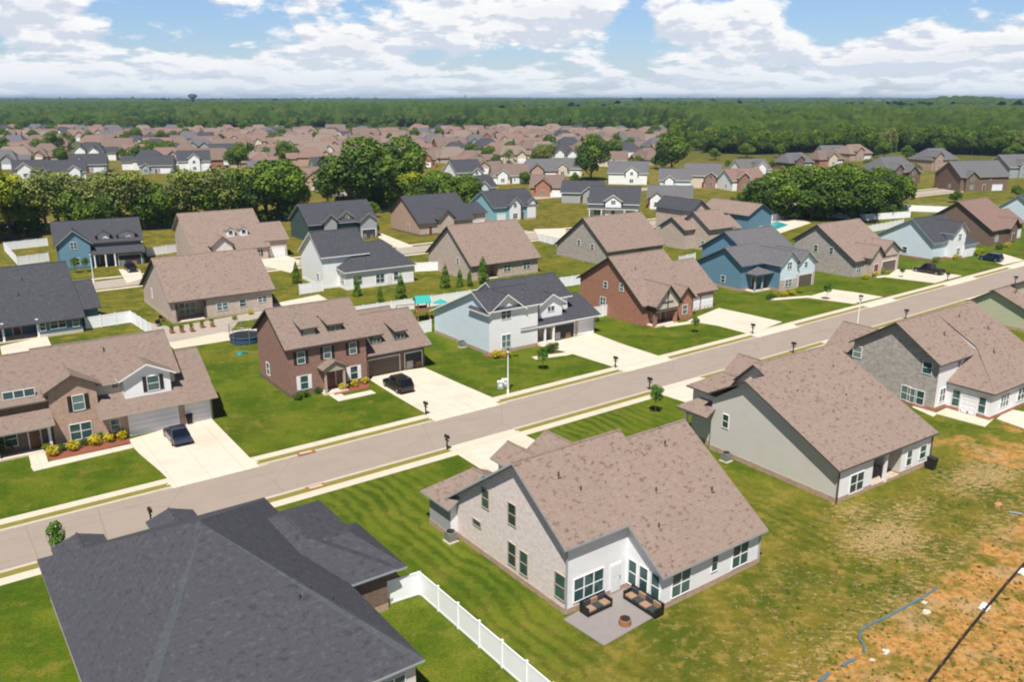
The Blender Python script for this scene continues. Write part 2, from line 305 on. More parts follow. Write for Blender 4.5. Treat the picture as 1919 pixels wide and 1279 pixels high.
for px,py,ra,rb,wt in ((700,930,5.5,8,.9),(800,1000,4,14,.9),(1000,1200,3.,10,.8),(1120,795,9,4,.9),(1430,965,4,8,.6),(1000,1160,4,12,.4)): mow=np.maximum(mow,el_(px,py,ra,rb,wt))
for px,py,ra,rb,wt in ((180,260,130,60,.8),(1480,330,60,30,.35),(560,250,220,80,.6),(1340,335,30,30,.4),(1750,390,40,14,.4),(380,300,70,40,.7)): pale=np.maximum(pale,el_(px,py,ra,rb,wt,-35))
def at(name,arr):
    a=gm.attributes.new(name,'FLOAT','POINT'); a.data.foreach_set('value',arr.astype(np.float32).ravel())
gx,gy=cT*SS-sT*TT,sT*SS+cT*TT
vv=np.stack([gx,gy,ZZ],-1).reshape(-1,3)
ns,ntt=SS.shape; idx=np.arange(ns*ntt).reshape(ns,ntt)
q=np.stack([idx[:-1,:-1],idx[1:,:-1],idx[1:,1:],idx[:-1,1:]],-1).reshape(-1,4)
gm=bpy.data.meshes.new('ground'); gm.vertices.add(len(vv)); gm.vertices.foreach_set('co',vv.ravel()); gm.loops.add(q.size); gm.loops.foreach_set('vertex_index',q.ravel().astype(np.int32))
gm.polygons.add(len(q)); gm.polygons.foreach_set('loop_start',np.arange(0,q.size,4,dtype=np.int32)); gm.update(calc_edges=True)
for nme,arr in (('lawn',lawn),('mow',mow),('soil',soil),('straw',straw),('pale',pale),('far',far_m)): at(nme,arr)
gm.materials.append(MATS['ground_cover']); go=bpy.data.objects.new('ground',gm); C.objects.link(go); go['kind']='structure'
# the ground mesh lies in world axes; the mowing bands of its material run along the lots
# ------------------------------------------------------------------ streets, kerbs, pavements
def strip(name,s0,s1,d0,d1,z,nm,th=.14,step=2.,kind='structure',zf=None):
    mb=MB(); n_=max(1,int(abs(s1-s0)/step)); S=[s0+(s1-s0)*i/n_ for i in range(n_+1)]
    for a,b_ in zip(S,S[1:]):
        P=[(*XY(a,ctr(a)+d0),z),(*XY(b_,ctr(b_)+d0),z),(*XY(b_,ctr(b_)+d1),z),(*XY(a,ctr(a)+d1),z)]
        if d1<d0: P=P[::-1]
        mb.poly(P,nm)
        if th:
            for i,j in ((0,1),(2,3)): mb.poly([(*P[i][:2],z-th),(*P[j][:2],z-th),P[j],P[i]],nm)
    for e in (0,):
        if th:
            a=S[0]; b_=S[-1]
            for q_ in (a,b_):
                p0=(*XY(q_,ctr(q_)+d0),z); p1=(*XY(q_,ctr(q_)+d1),z); mb.poly([(*p0[:2],z-th),(*p1[:2],z-th),p1,p0],nm)
    o=mb.build(name); o['kind']=kind; return o
strip('road',-120,330,-3.35,3.35,-.085,'asphalt',th=0)
def rot_obj(): pass
# driveway gaps in the kerb line, found along the street (far side, near side)
gaps_far=[(stp(318,908)[0],stp(480,868)[0]),(stp(808,785)[0],stp(925,752)[0]),(stp(1157,692)[0],stp(1242,668)[0]),(stp(1405,628)[0],stp(1470,605)[0]),(stp(1600,570)[0],stp(1655,557)[0]),(stp(1755,532)[0],stp(1805,517)[0]),(stp(1868,499)[0],stp(1919,489)[0])]
gaps_near=[(stp(425,960)[0]-1.5,stp(483,950)[0]),(stp(855,850)[0],stp(975,812)[0]),(stp(1230,735)[0],stp(1320,710)[0]),(stp(1562,648)[0],stp(1600,634)[0]),(stp(1800,575)[0]+6,stp(1800,575)[0]+12)]
def spans(gaps,lo=-120,hi=330):
    out=[]; a=lo
    for g in sorted(gaps): out.append((a,g[0])); a=g[1]
    out.append((a,hi)); return out
for sg,gaps in ((1,gaps_far),(-1,gaps_near)):
    for a,b_ in spans(gaps):
        strip('kerb',a,b_,sg*3.35,sg*3.72,.02,'kerb',th=.14); strip('verge',a,b_,sg*3.72,sg*4.55,.012,'verge_grass',th=.12)
    strip('pavement',-120,330,sg*4.55,sg*5.6,.022,'sidewalk',th=.14)
# ramps where driveways cross the verge
for sg,gaps in ((1,gaps_far),(-1,gaps_near)):
    for a,b_ in gaps:
        mb=MB(); e=.9
        P=[(*XY(a-e,ctr(a)+sg*3.3),-.07),(*XY(b_+e,ctr(b_)+sg*3.3),-.07),(*XY(b_,ctr(b_)+sg*4.55),.03),(*XY(a,ctr(a)+sg*4.55),.03)]
        mb.slab(P,'concrete','concrete',.02,-.005); o=mb.build('driveway_apron'); o['kind']='structure'
def flat(name,pts,z,nm,th=.12,kind='structure'):
    mb=MB(); mb.slab([(p[0],p[1],z-th) for p in pts],nm,nm,th,0.); o=mb.build(name); o['kind']=kind; return o
def pxflat(name,pxs,z,nm,th=.12): return flat(name,[unp(*p)[:2] for p in pxs],z,nm,th)
# ------------------------------------------------------------------ house kit
class House:
    def __init__(h,name,label,cat,X,Y,th,roof='roof_tan',trim='trim_white',wall='siding_white',group=None,found='brick_tan'):
        h.root=empty(name,(X,Y,0),R(th),label,cat,group); h.X,h.Y,h.t=X,Y,R(th)
        h.W=MB(); h.Rf=MB(); h.F=MB(); h.roof,h.trim,h.wall,h.found=roof,trim,wall,found; h.late=[]
    def hit(h,face,pos,px,py):
        a=unp(px,py,0); d=(a[0],a[1],-HC); c,s=math.cos(h.t),math.sin(h.t); ox,oy=-h.X,-h.Y
        uo,vo=c*ox+s*oy,-s*ox+c*oy; du,dv=c*d[0]+s*d[1],-s*d[0]+c*d[1]
        if face in 'fb': k=(pos-vo)/dv; return uo+k*du,HC-k*HC
        k=(pos-uo)/du; return vo+k*dv,HC-k*HC
    def world(h,u,v):
        c,s=math.cos(h.t),math.sin(h.t); return h.X+c*u-s*v,h.Y+s*u+c*v
    def pt(h,ax,a,c,z): return (a,c,z) if ax=='u' else (c,a,z)
    def prism(h,ax,a0,a1,prof,m0,m1,mc0,mc1):
        # profile [(c,z)...] swept along the ridge axis
        W_=h.W; P0=[h.pt(ax,a0,c,z) for c,z in prof]; P1=[h.pt(ax,a1,c,z) for c,z in prof]
        fl=ax=='u'
        W_.poly(P0 if not fl else P0[::-1],m0); W_.poly(P1[::-1] if not fl else P1,m1)
        n_=len(prof)
        for i in range(n_):
            j=(i+1)%n_; mm=mc0 if i==0 else (mc1 if i==n_-2 else mc0)
            if i==n_-1: continue
            q_=[P0[i],P1[i],P1[j],P0[j]]; W_.poly(q_ if not fl else q_[::-1],mm)
    def gable(h,u0,u1,v0,v1,zr,k=.7,k2=None,r=None,ax='u',z0=0.,O=.5,walls=None,roof=None,trim=None,hips=(0,0),found=True,recess=(),ends=None,nowall=False,rise=.45):
        roof=roof or h.roof; trim=trim or h.trim; wl=dict(l=h.wall,r=h.wall,f=h.wall,b=h.wall); wl.update(walls or {})
        if ax=='u': A0,A1,C0,C1=u0,u1,v0,v1; m0,m1,mc0,mc1=wl['l'],wl['r'],wl['f'],wl['b']
        else: A0,A1,C0,C1=v0,v1,u0,u1; m0,m1,mc0,mc1=wl['f'],wl['b'],wl['l'],wl['r']
        r=(C0+C1)/2 if r is None else r; k2=k if k2 is None else k2; e0,e1=ends or (O,O)
        Z=lambda c: zr-(k if c<r else k2)*abs(c-r)
        hip=hips[0]>0 or hips[1]>0
        if not nowall:
            segs=[(A0,A1,0)]
            for ra,rb,dp in recess:
                ns_=[]
                for a,b_,d in segs:
                    if d==0 and ra<b_ and rb>a:
                        if ra>a: ns_.append((a,ra,0))
                        ns_.append((ra,rb,dp))
                        if rb<b_: ns_.append((rb,b_,0))
                    else: ns_.append((a,b_,d))
                segs=ns_
            for a,b_,d in segs:
                c0=C0+d; zt0=Z(c0); zt1=Z(C1)
                h0=hips[0]>0 and a==A0; h1=hips[1]>0 and b_==A1
                if hip:
                    zz=min(Z(C0),Z(C1)); prof=[(c0,z0),(c0,zz),(C1,zz),(C1,z0)]
                else: prof=[(c0,z0),(c0,zt0),(r,zr),(C1,zt1),(C1,z0)]
                h.prism(ax,a,b_,prof,m0,m1,mc0,mc1)
                if d>0:  # beam over the open side, with a flat ceiling
                    h.W.box(h.pt(ax,a,C0,Z(C0)-.42),h.pt(ax,b_,C0+.22,Z(C0)-.01),trim)
                    h.W.box(h.pt(ax,a,C0+.22,Z(C0)-.10),h.pt(ax,b_,c0,Z(C0)-.04),'trim_white')
            if found and z0==0:
                e=.035
                for a,b_,d in segs:
                    if d==0 or True: h.F.box(h.pt(ax,a-(e if a==A0 else 0),C0-e,-.1),h.pt(ax,b_+(e if b_==A1 else 0),C1+e,.12 if d else rise),h.found if not d else 'concrete')
        a0,a1=A0-e0,A1+e1; o0,o1=C0-O,C1+O; R_=h.Rf; p=lambda a,c,z:h.pt(ax,a,c,z)
        ra0,ra1=a0+hips[0],a1-hips[1]
        q1=[p(a0,o0,Z(o0)),p(a1,o0,Z(o0)),p(ra1,r,zr)]+([p(ra0,r,zr)] if ra1-ra0>.01 else [])
        q2=[p(a1,o1,Z(o1)),p(a0,o1,Z(o1)),p(ra0,r,zr)]+([p(ra1,r,zr)] if ra1-ra0>.01 else [])
        R_.slab(q1,roof,trim); R_.slab(q2,roof,trim)
        if hips[0]: R_.slab([p(a0,o0,Z(o0)),p(a0,o1,Z(o1)),p(ra0,r,zr)],roof,trim)
        if hips[1]: R_.slab([p(a1,o0,Z(o0)),p(a1,o1,Z(o1)),p(ra1,r,zr)],roof,trim)
        # ridge cap
        if ra1-ra0>.3:
            R_.tube([p(ra0+.02,r,zr+.17),p(ra1-.02,r,zr+.17)],.10,roof,6)
        return h
    def box(h,u0,u1,v0,v1,z0,z1,nm=None): h.W.box((u0,v0,z0),(u1,v1,z1),nm or h.wall)
    def shed(h,pts,roof=None,trim=None): h.Rf.slab(pts,roof or h.roof,trim or h.trim)
    def P(h,face,pos,a,z,d):
        return {'f':(a,pos-d,z),'b':(a,pos+d,z),'l':(pos-d,a,z),'r':(pos+d,a,z)}[face]
    def fbox(h,mb,face,pos,a0,a1,z0,z1,d0,d1,nm): mb.box(h.P(face,pos,a0,z0,d0),h.P(face,pos,a1,z1,d1),nm)
    def win(h,face,pos,a,z,w_,ht,cols=1,mid=True,shut=None,trim='trim_white'):
        def go():
            f=MB(); p_=MB(); t=.05
            a0,a1,z0,z1=a-w_/2,a+w_/2,z-ht/2,z+ht/2
            for q in ((a0-t,a0,z0-t,z1+t),(a1,a1+t,z0-t,z1+t),(a0,a1,z1,z1+t),(a0,a1,z0-t,z0)): h.fbox(f,face,pos,*q,0,.07,trim)
            for i in range(1,cols):
                c=a0+w_*i/cols; h.fbox(f,face,pos,c-.04,c+.04,z0,z1,0,.06,trim)
            if mid:
                for i in range(cols):
                    x0=a0+w_*i/cols+.04; x1=a0+w_*(i+1)/cols-.04; h.fbox(f,face,pos,x0,x1,z-.025,z+.025,0,.05,trim)
            h.fbox(p_,face,pos,a0,a1,z0,z1,-.05,.02,'glass')
            o=f.build('window',h.root); p_.build('pane',o)
            if shut:
                for s_ in (a0-t-.42,a1+t):
                    b_=MB(); h.fbox(b_,face,pos,s_+.02,s_+.40,z0-.05,z1+.05,0,.05,shut)
                    k_=8
                    for i in range(k_):
                        zz=z0+.05+(ht-.1)*i/k_; h.fbox(b_,face,pos,s_+.06,s_+.36,zz,zz+.05,.05,.065,shut)
                    b_.build('shutter',h.root)
        h.late.append(go); return h
    def winpx(h,face,pos,px,py,w_,ht,**k):
        a,z=h.hit(face,pos,px,py); return h.win(face,pos,a,z,w_,ht,**k)
    def garage(h,face,pos,a,w_,ht=2.15,nm='garage_white',open_=False):
        def go():
            f=MB(); h.fbox(f,face,pos,a-w_/2-.1,a-w_/2,0.05,ht+.12,0,.08,'trim_white'); h.fbox(f,face,pos,a+w_/2,a+w_/2+.1,0.05,ht+.12,0,.08,'trim_white'); h.fbox(f,face,pos,a-w_/2,a+w_/2,ht,ht+.12,0,.08,'trim_white')
            n_=4; hh=(ht-.03)/n_
            if not open_:
                for i in range(n_):
                    h.fbox(f,face,pos,a-w_/2,a+w_/2,.03+i*hh,.03+(i+1)*hh-.025,-.02,.03,nm)
                    m_=max(2,int(w_/.8))
                    for j in range(m_):
                        x0=a-w_/2+w_*j/m_+.1; x1=a-w_/2+w_*(j+1)/m_-.1
                        h.fbox(f,face,pos,x0,x1,.03+i*hh+.1,.03+(i+1)*hh-.12,.03,.045,nm)
            else:
                h.fbox(f,face,pos,a-w_/2,a+w_/2,.05,ht,-.02,.015,'net_shade_black')  # open garage: flat black sheet paints in the shade of the interior
                h.fbox(f,face,pos,a-w_/2+.2,a-w_/2+1.1,.05,1.1,.015,.05,'metal_grey'); h.fbox(f,face,pos,a+.3,a+1.2,.05,.8,.015,.05,'wood')
            f.build('garage_door',h.root)
        h.late.append(go); return h
    def door(h,face,pos,a,nm='door_brown',w_=.95,z0=.15):
        def go():
            f=MB(); h.fbox(f,face,pos,a-w_/2-.1,a+w_/2+.1,z0,z0+2.2,0,.03,'trim_white'); h.fbox(f,face,pos,a-w_/2,a+w_/2,z0+.02,z0+2.1,.03,.06,nm)
            for zz in (.25,1.2): 
                for x in (-.2,.2): h.fbox(f,face,pos,a+x-.14,a+x+.14,z0+zz,z0+zz+.75,.06,.07,nm)
            o=f.build('door',h.root); g=MB(); h.fbox(g,face,pos,a+w_/2-.12,a+w_/2-.06,z0+.95,z0+1.15,.06,.12,'metal_grey'); g.build('handle',o)
        h.late.append(go); return h
    def column(h,u,v,z1,nm='trim_white',r=.12,z0=.1):
        def go():
            f=MB(); f.box((u-r,v-r,z0+.15),(u+r,v+r,z1-.12),nm); f.box((u-r*1.5,v-r*1.5,z0),(u+r*1.5,v+r*1.5,z0+.15),nm); f.box((u-r*1.5,v-r*1.5,z1-.12),(u+r*1.5,v+r*1.5,z1),nm); f.build('porch_column',h.root)
        h.late.append(go); return h
    def vent(h,*pts):
        def go(r):
            for u,v,z in pts:
                f=MB(); f.tube([(u,v,z-.1),(u,v,z+.45)],.07,'trim_dark',8); f.box((u-.16,v-.16,z-.02),(u+.16,v+.16,z+.06),'trim_dark'); f.build('vent_pipe',r)
        h.vents=go; return h
    def downspout(h,*pts):
        def go():
            for u,v,z in pts:
                f=MB(); f.box((u-.05,v-.05,.1),(u+.05,v+.05,z),h.trim); f.build('downspout',h.root)
        h.late.append(go); return h
    def done(h):
        if h.W.v: h.W.build('wall',h.root)
        r=h.Rf.build('roof',h.root)
        if h.F.v: h.F.build('foundation',h.root)
        for g in h.late: g()
        if hasattr(h,'vents'): h.vents(r)
        return h

# ================================================================== near side of the street, seen from behind
# --- charcoal hip-roofed house, bottom left
a0=unp(87,1103)
A=House('brick_house','large dark slate hip-roofed house filling the lower left corner beside the white fence','house',a0[0],a0[1],36,roof='roof_slate',trim='trim_grey',wall='brick_cream',found='brick_tan')
A.W.box((0,-25.7,0),(14.9,-2,2.95),'brick_cream'); A.F.box((-.03,-25.73,-.1),(14.93,-1.97,.3),'brick_tan')
ap=(7.45,-13.9,8.4); ze=2.95
cs=[(-.4,-26.1,ze),(15.3,-26.1,ze),(15.3,-1.6,ze),(-.4,-1.6,ze)]
rg=(7.45,-13.3,8.4)
A.shed([cs[0],cs[1],ap]); A.shed([cs[1],cs[2],rg,ap]); A.shed([cs[2],cs[3],rg]); A.shed([cs[3],cs[0],ap,rg])
def band(c,top,nb,wd):   # paler cap shingles laid along a hip, on the plane towards corner nb
    d=(Vector(nb)-Vector(c)); d=d.normalized()*wd; c=Vector(c); t_=Vector(top); q=[c,c+d,t_+d*.05,t_]
    A.Rf.slab([tuple(p_) for p_ in q],'roof_slate_cap','roof_slate',.014,.188)
band(cs[0],ap,cs[1],.25); band(cs[0],ap,cs[3],1.9); band(cs[1],ap,cs[0],.55); band(cs[1],ap,cs[2],.9); band(cs[2],rg,cs[1],.5); band(cs[2],rg,cs[3],.5)
A.gable(10.5,18.1,-16.3,-4.9,4.7,k=.42,ax='v',r=14.3,walls=dict(l='brick_brown',f='brick_brown',r='brick_brown',b='brick_brown'),hips=(4.2,4.2))
A.gable(.9,3.7,-3.0,-.8,3.55,k=.36,ax='v',walls=dict(b='brick_tan'),O=.3); A.gable(7.1,9.9,-3.0,-.8,3.62,k=.36,ax='v',walls=dict(b='brick_tan'),O=.3)
A.gable(16,19.1,-15.9,-9.2,4.3,k=.45,ax='u',hips=(0,2.4),walls=dict(f='brick_brown',r='brick_brown'))
A.win('f',-25.7,13.2,1.7,2.0,1.5,3).win('f',-25.7,9.5,1.7,1.8,1.5,2); A.win('l',0,-9,1.7,1,1.4).win('l',0,-15,1.7,1,1.4)
A.vent((11.5,-19.7,5.55),(12.4,-20.6,5.0),(10.6,-20.3,5.6),(3.4,-17.0,5.4)); A.done()
# --- cream brick gable house with the corner patio
B=House('brick_house','cream brick house with brown speckled roof and a furnished corner patio, lower middle','house',5.59,46.6,36.65,roof='roof_tan',trim='trim_grey',wall='siding_white',found='brick_tan')
zr,k,r_=9.03,.70,8.67; zB=lambda v: zr-k*abs(v-r_)
br='brick_cream'; n_,d_,L_B,Wd=5.45,3.4,15.45,17.3; m_,r2=9.5,8.0
B.prism('u',0,n_,[(d_,0),(d_,zB(d_)),(r_,zr),(Wd,zB(Wd)),(Wd,0)],br,br,'siding_white',br)
B.prism('u',n_,m_,[(0,0),(0,zB(0)),(r_,zr),(Wd,zB(Wd)),(Wd,0)],'siding_white',br,'siding_white',br)
B.prism('u',m_,L_B,[(0,0),(0,zB(0)),(r2,zB(r2)),(Wd-1,zB(r2)-.7*(Wd-1-r2)),(Wd-1,0)],br,'siding_white','siding_white',br)
B.F.box((-.03,d_-.03,-.1),(n_,Wd+.03,.42),'brick_tan'); B.F.box((n_-.03,-.03,-.1),(L_B+.03,Wd-1,.45),'brick_tan')
B.shed([(-.55,d_-.45,zB(d_-.45)),(n_-.45,d_-.45,zB(d_-.45)),(n_-.45,-.45,zB(-.45)),(m_,-.45,zB(-.45)),(m_,r_,zr),(-.55,r_,zr)])
B.shed([(m_,-.45,zB(-.45)),(L_B+.4,-.45,zB(-.45)),(L_B+.4,r2,zB(r2)),(m_,r2,zB(r2))])
B.shed([(-.55,r_,zr),(m_,r_,zr),(m_,Wd+.4,zB(Wd+.4)),(-.55,Wd+.4,zB(Wd+.4))]); B.shed([(m_,r2,zB(r2)),(L_B+.4,r2,zB(r2)),(L_B+.4,Wd-.6,zB(r2)-.7*(Wd-.6-r2)),(m_,Wd-.6,zB(r2)-.7*(Wd-.6-r2))])
B.Rf.tube([(-.53,r_,zr+.17),(m_-.02,r_,zr+.17)],.1,'roof_tan',6); B.Rf.tube([(m_,r2,zB(r2)+.17),(L_B+.38,r2,zB(r2)+.17)],.1,'roof_tan',6)
B.gable(-.6,5.0,16.5,19.6,4.7,k=.62,ax='v',hips=(0,2.6),walls=dict(l='siding_grey',b='siding_white'))
B.gable(5.9,8.5,16,19.2,5.0,k=.6,ax='v',walls=dict(b='siding_white')); B.gable(9.3,12.3,15,18.6,5.3,k=.6,ax='v',walls=dict(b=br)); B.W.box((9.9,15,0),(15.2,18.4,2.7),br); B.shed([(9.6,18.9,2.5),(15.5,18.9,2.5),(15.5,15.5,4.0),(9.6,15.5,4.0)])
B.garage('b',18.6,12.4,4.8)
for px,py,w_,h_ in ((910,935,.75,1.5),(960,965,.75,1.6),(960,1040,.75,1.75),(982,1057,.75,1.75),(1050,1100,.9,1.8)): B.winpx('l',0,px,py,w_+.1,h_,trim='trim_tan')
B.winpx('l',0,894,981,1.0,.45,mid=False,trim='trim_tan')
B.win('f',d_,1.95,1.55,2.6,1.7,3); B.door('f',d_,4.4,'door_white',.9)
for v in (.62,1.72,2.78): B.win('l',n_,v,1.5,.74,1.85)
B.winpx('f',0,1276,1093,1.75,1.75,cols=2); B.winpx('f',0,1339,1055,.6,1.3); B.winpx('f',0,1387,1040,1.7,1.75,cols=2)
B.downspout((L_B+.06,-.06,3.0),(-.05,d_-.06,5.2))
B.vent((3.2,11.0-5.2,7.05),(8.9,4.2,5.95),(7.2,2.2,4.55),(12.4,6.8,7.8),(2.2,7.0,7.95),(13.5,3.0,5.15)); B.done()
B.F=None
# --- grey-green house
Cc=House('siding_house','grey-green sided house with broad tan roof and covered rear porch, right of the patio house','house',27.32,65.45,34.7,roof='roof_tan',trim='trim_dark',wall='siding_greygreen',found='brick_tan')
zr=8.78;k=.48;r_=11.5;W_C=14.2
zc=lambda v: zr-(k if v<r_ else .95)*abs(v-r_)
gg='siding_greygreen'
def csec(a,b_,v0,top,ml,mr,mf):
    Cc.prism('u',a,b_,[(v0,0),(v0,zc(v0)),(top,zc(top) if top<=r_ else zr),(max(top+.01,W_C),max(zc(top)-.95*(W_C-top),5.2)),(W_C,0)],ml,mr,mf,gg)
csec(0,2.6,0,10.0,gg,gg,'siding_white'); csec(2.6,4.9,0,r_,gg,gg,'siding_white'); csec(4.9,9.2,3.0,r_,'siding_grey','siding_grey','siding_grey'); csec(9.2,13.94,0,r_,gg,gg,'siding_white')
Cc.W.box((4.9,0,zc(0)-.42),(9.2,.22,zc(0)-.02),'trim_white'); Cc.W.box((4.9,.22,zc(0)-.12),(9.2,3.0,zc(0)-.03),'trim_white')
for a,b_ in ((0,4.9),(9.2,13.94)): Cc.F.box((a-.03,-.03,-.1),(b_+.03,W_C+.03,.5),'brick_tan')
Cc.F.box((4.93,-.03,-.1),(9.17,3,.3),'brick_tan')
Cc.shed([(-.6,-.4,zc(-.4)),(14.34,-.4,zc(-.4)),(14.34,r_,zr),(2.1,r_,zr),(2.1,10,zc(10)),(-.6,10,zc(10))])
Cc.shed([(2.1,r_,zr),(14.34,r_,zr),(14.34,W_C+.4,zc(W_C+.4)),(2.1,W_C+.4,zc(W_C+.4))])
Cc.shed([(-.6,10,zc(10)),(2.5,10,zc(10)),(2.5,W_C+.4,zc(10)-.55*(W_C-9.6)),(-.6,W_C+.4,zc(10)-.55*(W_C-9.6))])
Cc.Rf.tube([(2.55,r_,zr+.17),(14.3,r_,zr+.17)],.1,'roof_tan',6)
Cc.gable(.6,4.6,14,17.3,6.9,k=.62,ax='v',hips=(0,2.4),walls=dict(l=gg,b=gg)); Cc.gable(-.6,2.0,14.3,17.4,4.5,k=.62,ax='v',hips=(0,1.7),nowall=True)
Cc.W.box((-.3,17.0,2.6),(1.8,17.2,2.95),'trim_white')
Cc.column(-.3,17.1,2.9).column(1.7,17.1,2.9)
Cc.gable(6,13,13.6,19,6.6,k=.75,ax='v',walls=dict(b=gg)); Cc.garage('b',19,9.5,4.9)
Cc.winpx('f',0,1605,905,1.9,1.7,cols=2); Cc.win('f',0,10.5,1.55,.8,1.5).win('f',0,12.7,1.6,1.0,1.3); Cc.door('f',3.0,7.8,'door_white'); Cc.win('f',3.0,6.3,1.5,1.4,1.5,2)
Cc.winpx('l',0,1360,790,.7,1.3)
Cc.column(7.0,.12,2.75).downspout((-.06,-.06,2.8),(14,-.06,2.8))
Cc.vent((3.8,7.6,6.8),(8.7,5.8,5.95),(11,9.0,7.5),(12.2,4.5,5.3),(5.2,9.6,7.75)); Cc.done()
# --- grey stone gable house with white rear wing
D=House('stone_house','grey stone gable house with white-sided rear wing near the right edge','house',45.85,87.21,36,roof='roof_tan',trim='trim_dark',wall='siding_white',found='brick_rust')
zr=8.95;r_=5.2
st='stone_grey'
D.prism('u',0,7.5,[(0,0),(0,zr-.65*r_),(r_,zr),(10.2,zr-.65*5),(10.2,0)],st,st,'siding_white',st)
D.shed([(-.6,-.4,zr-.65*5.6),(7.5,-.4,zr-.65*5.6),(7.5,r_,zr),(-.6,r_,zr)]); D.shed([(-.6,r_,zr),(7.5,r_,zr),(7.5,10.6,zr-.65*5.4),(-.6,10.6,zr-.65*5.4)])
kz=lambda v: zr-.58*(r_-v)
D.W.box((2.3,-4.8,0),(16,-.01,2.9),'siding_white'); D.prism('u',7.5,16,[(-4.8,2.9),(-4.8,kz(-4.8)),(r_,zr),(10,zr-.6*4.8),(10,0),(-4.8,0)],'siding_white','siding_white','siding_white',st)
D.shed([(1.9,-5.2,kz(-5.2)),(16.4,-5.2,kz(-5.2)),(16.4,r_,zr),(7.5,r_,zr),(7.5,-.1,kz(-.1))]); D.shed([(1.9,-5.2,kz(-5.2)),(1.9,-.02,kz(-5.2)),(7.5,-.02,kz(-.1))])
D.shed([(7.5,r_,zr),(16.4,r_,zr),(16.4,10.4,zr-.6*5.2),(7.5,10.4,zr-.6*5.2)])
D.Rf.tube([(-.38,r_,zr+.17),(16.3,r_,zr+.17)],.1,'roof_tan',6)
D.F.box((-.03,-.03,-.1),(7.5,10.23,.5),'brick_rust'); D.F.box((2.27,-4.83,-.1),(16.03,0,.4),'brick_rust')
for px,py,w_,h_,c_ in ((1607,660,1.0,1.3,1),(1738,690,1.0,1.3,1),(1697,737,1.0,1.6,1),(1709,742,1.0,1.6,1),(1723,746,1.0,1.6,1)): D.winpx('l',0,px,py,w_,h_,cols=c_)
D.winpx('f',0,1797,683,.6,.8); D.win('f',0,1.4,1.7,1.1,1.5,2).win('l',2.3,-1.1,1.45,.8,1.8).win('l',2.3,-3.9,1.45,.7,1.7); D.garage('l',2.3,-2.5,1.6,2.0); D.win('f',-4.8,5.2,1.6,1.8,1.3,3).win('f',-4.8,9,1.6,1.6,1.3,2).win('f',-4.8,12.5,1.5,1.8,1.5,2)
D.gable(1,7,9,14,6.4,k=.75,ax='v',walls=dict(b='siding_white')); D.garage('b',14,4,4.8)
D.vent((5,2.5,7.3),(9.2,-1.2,5.35),(13,1.5,6.9),(10.5,3.8,8.2)); D.done()
# --- sage green house
E_=House('siding_house','sage green sided house with tan roof cut by the right edge','house',69.87+4.70,126.85-6.47,36,roof='roof_tan',trim='trim_dark',wall='siding_sage',found='brick_tan')
E_.gable(0,15,-1.2,7.9,5.25,k=.43,k2=.62,r=4.6); E_.garage('b',7.9,10,4.8); E_.win('f',-1.2,5,1.5,1.8,1.5,2); E_.gable(5,15,-4,7,7.0,k=.5); E_.vent((5,1,4.6),(3,3,5.1)); E_.done()
# ================================================================== far side of the street, fronts towards us
F=House('brick_house','tan brick two-storey house with white dormer gable and white garage doors, left edge','house',-44.4,77.15,35.8,roof='roof_taupe',trim='trim_tan',wall='brick_tan',found='brick_tan')
F.gable(-7,0,.9,10.2,8.5,k=.72,r=5.4,walls=dict(f='siding_cream',l='siding_cream',r='siding_cream'))
F.gable(0,11.9,1.0,9.8,8.75,k=.72,r=5.3,walls=dict(f='siding_cream',l='brick_tan',r='siding_cream'))
F.gable(0,4.2,0,5,7.1,k=.55,ax='v',walls=dict(f='brick_tan',l='brick_tan',r='siding_navy'),trim='trim_dark')
F.gable(6.7,11.2,-.1,5,7.0,k=.50,ax='v',z0=2.9,walls=dict(f='siding_white',l='siding_white',r='siding_white'),trim='trim_white',found=False)
F.W.box((4.2,-.9,0),(14.9,1.1,2.75),'brick_tan'); F.F.box((4.2,-.93,-.1),(6.3,.6,.4),'brick_brown')
F.shed([(3.9,-2.0,2.62),(15.3,-2.0,2.62),(15.3,1.1,4.15),(3.9,1.1,4.15)])
F.gable(11.9,14.9,1.0,8.6,6.4,k=.62,r=4.6,walls=dict(f='siding_cream',r='siding_cream'),hips=(0,0))
F.W.box((-6.6,-.2,2.35),(-.3,0.05,2.75),'trim_white'); F.shed([(-7.3,-1.0,2.7),(0.1,-1.0,2.7),(0.1,1.0,3.9),(-7.3,1.0,3.9)])
F.W.box((-7,.85,0),(0,.95,4.6),'brick_brown'); F.W.box((-7,-.4,.0),(0,.9,.18),'concrete')
F.column(-4.9,-.15,2.5).column(-.4,-.15,2.5)
F.winpx('f',0,147,755,1.0,1.5,shut='shutter_black'); F.winpx('f',0,152,808,1.9,1.6,cols=2); F.winpx('f',-.1,287,718,1.1,1.5,shut='shutter_black')
F.winpx('f',1.0,215,722,.6,.6,mid=False); F.winpx('f',-.9,216,797,.8,1.2); F.winpx('f',.9,35,739,2.6,.7,cols=3,mid=False); F.door('f',.85,-1.6,'door_brown'); F.win('f',.85,-3.6,1.6,1,1.5)
F.garage('f',-.9,9.0,4.7); F.garage('f',-.9,13.4,2.4); F.vent((6,4,7.9),(12.8,3.5,5.8)); F.done()
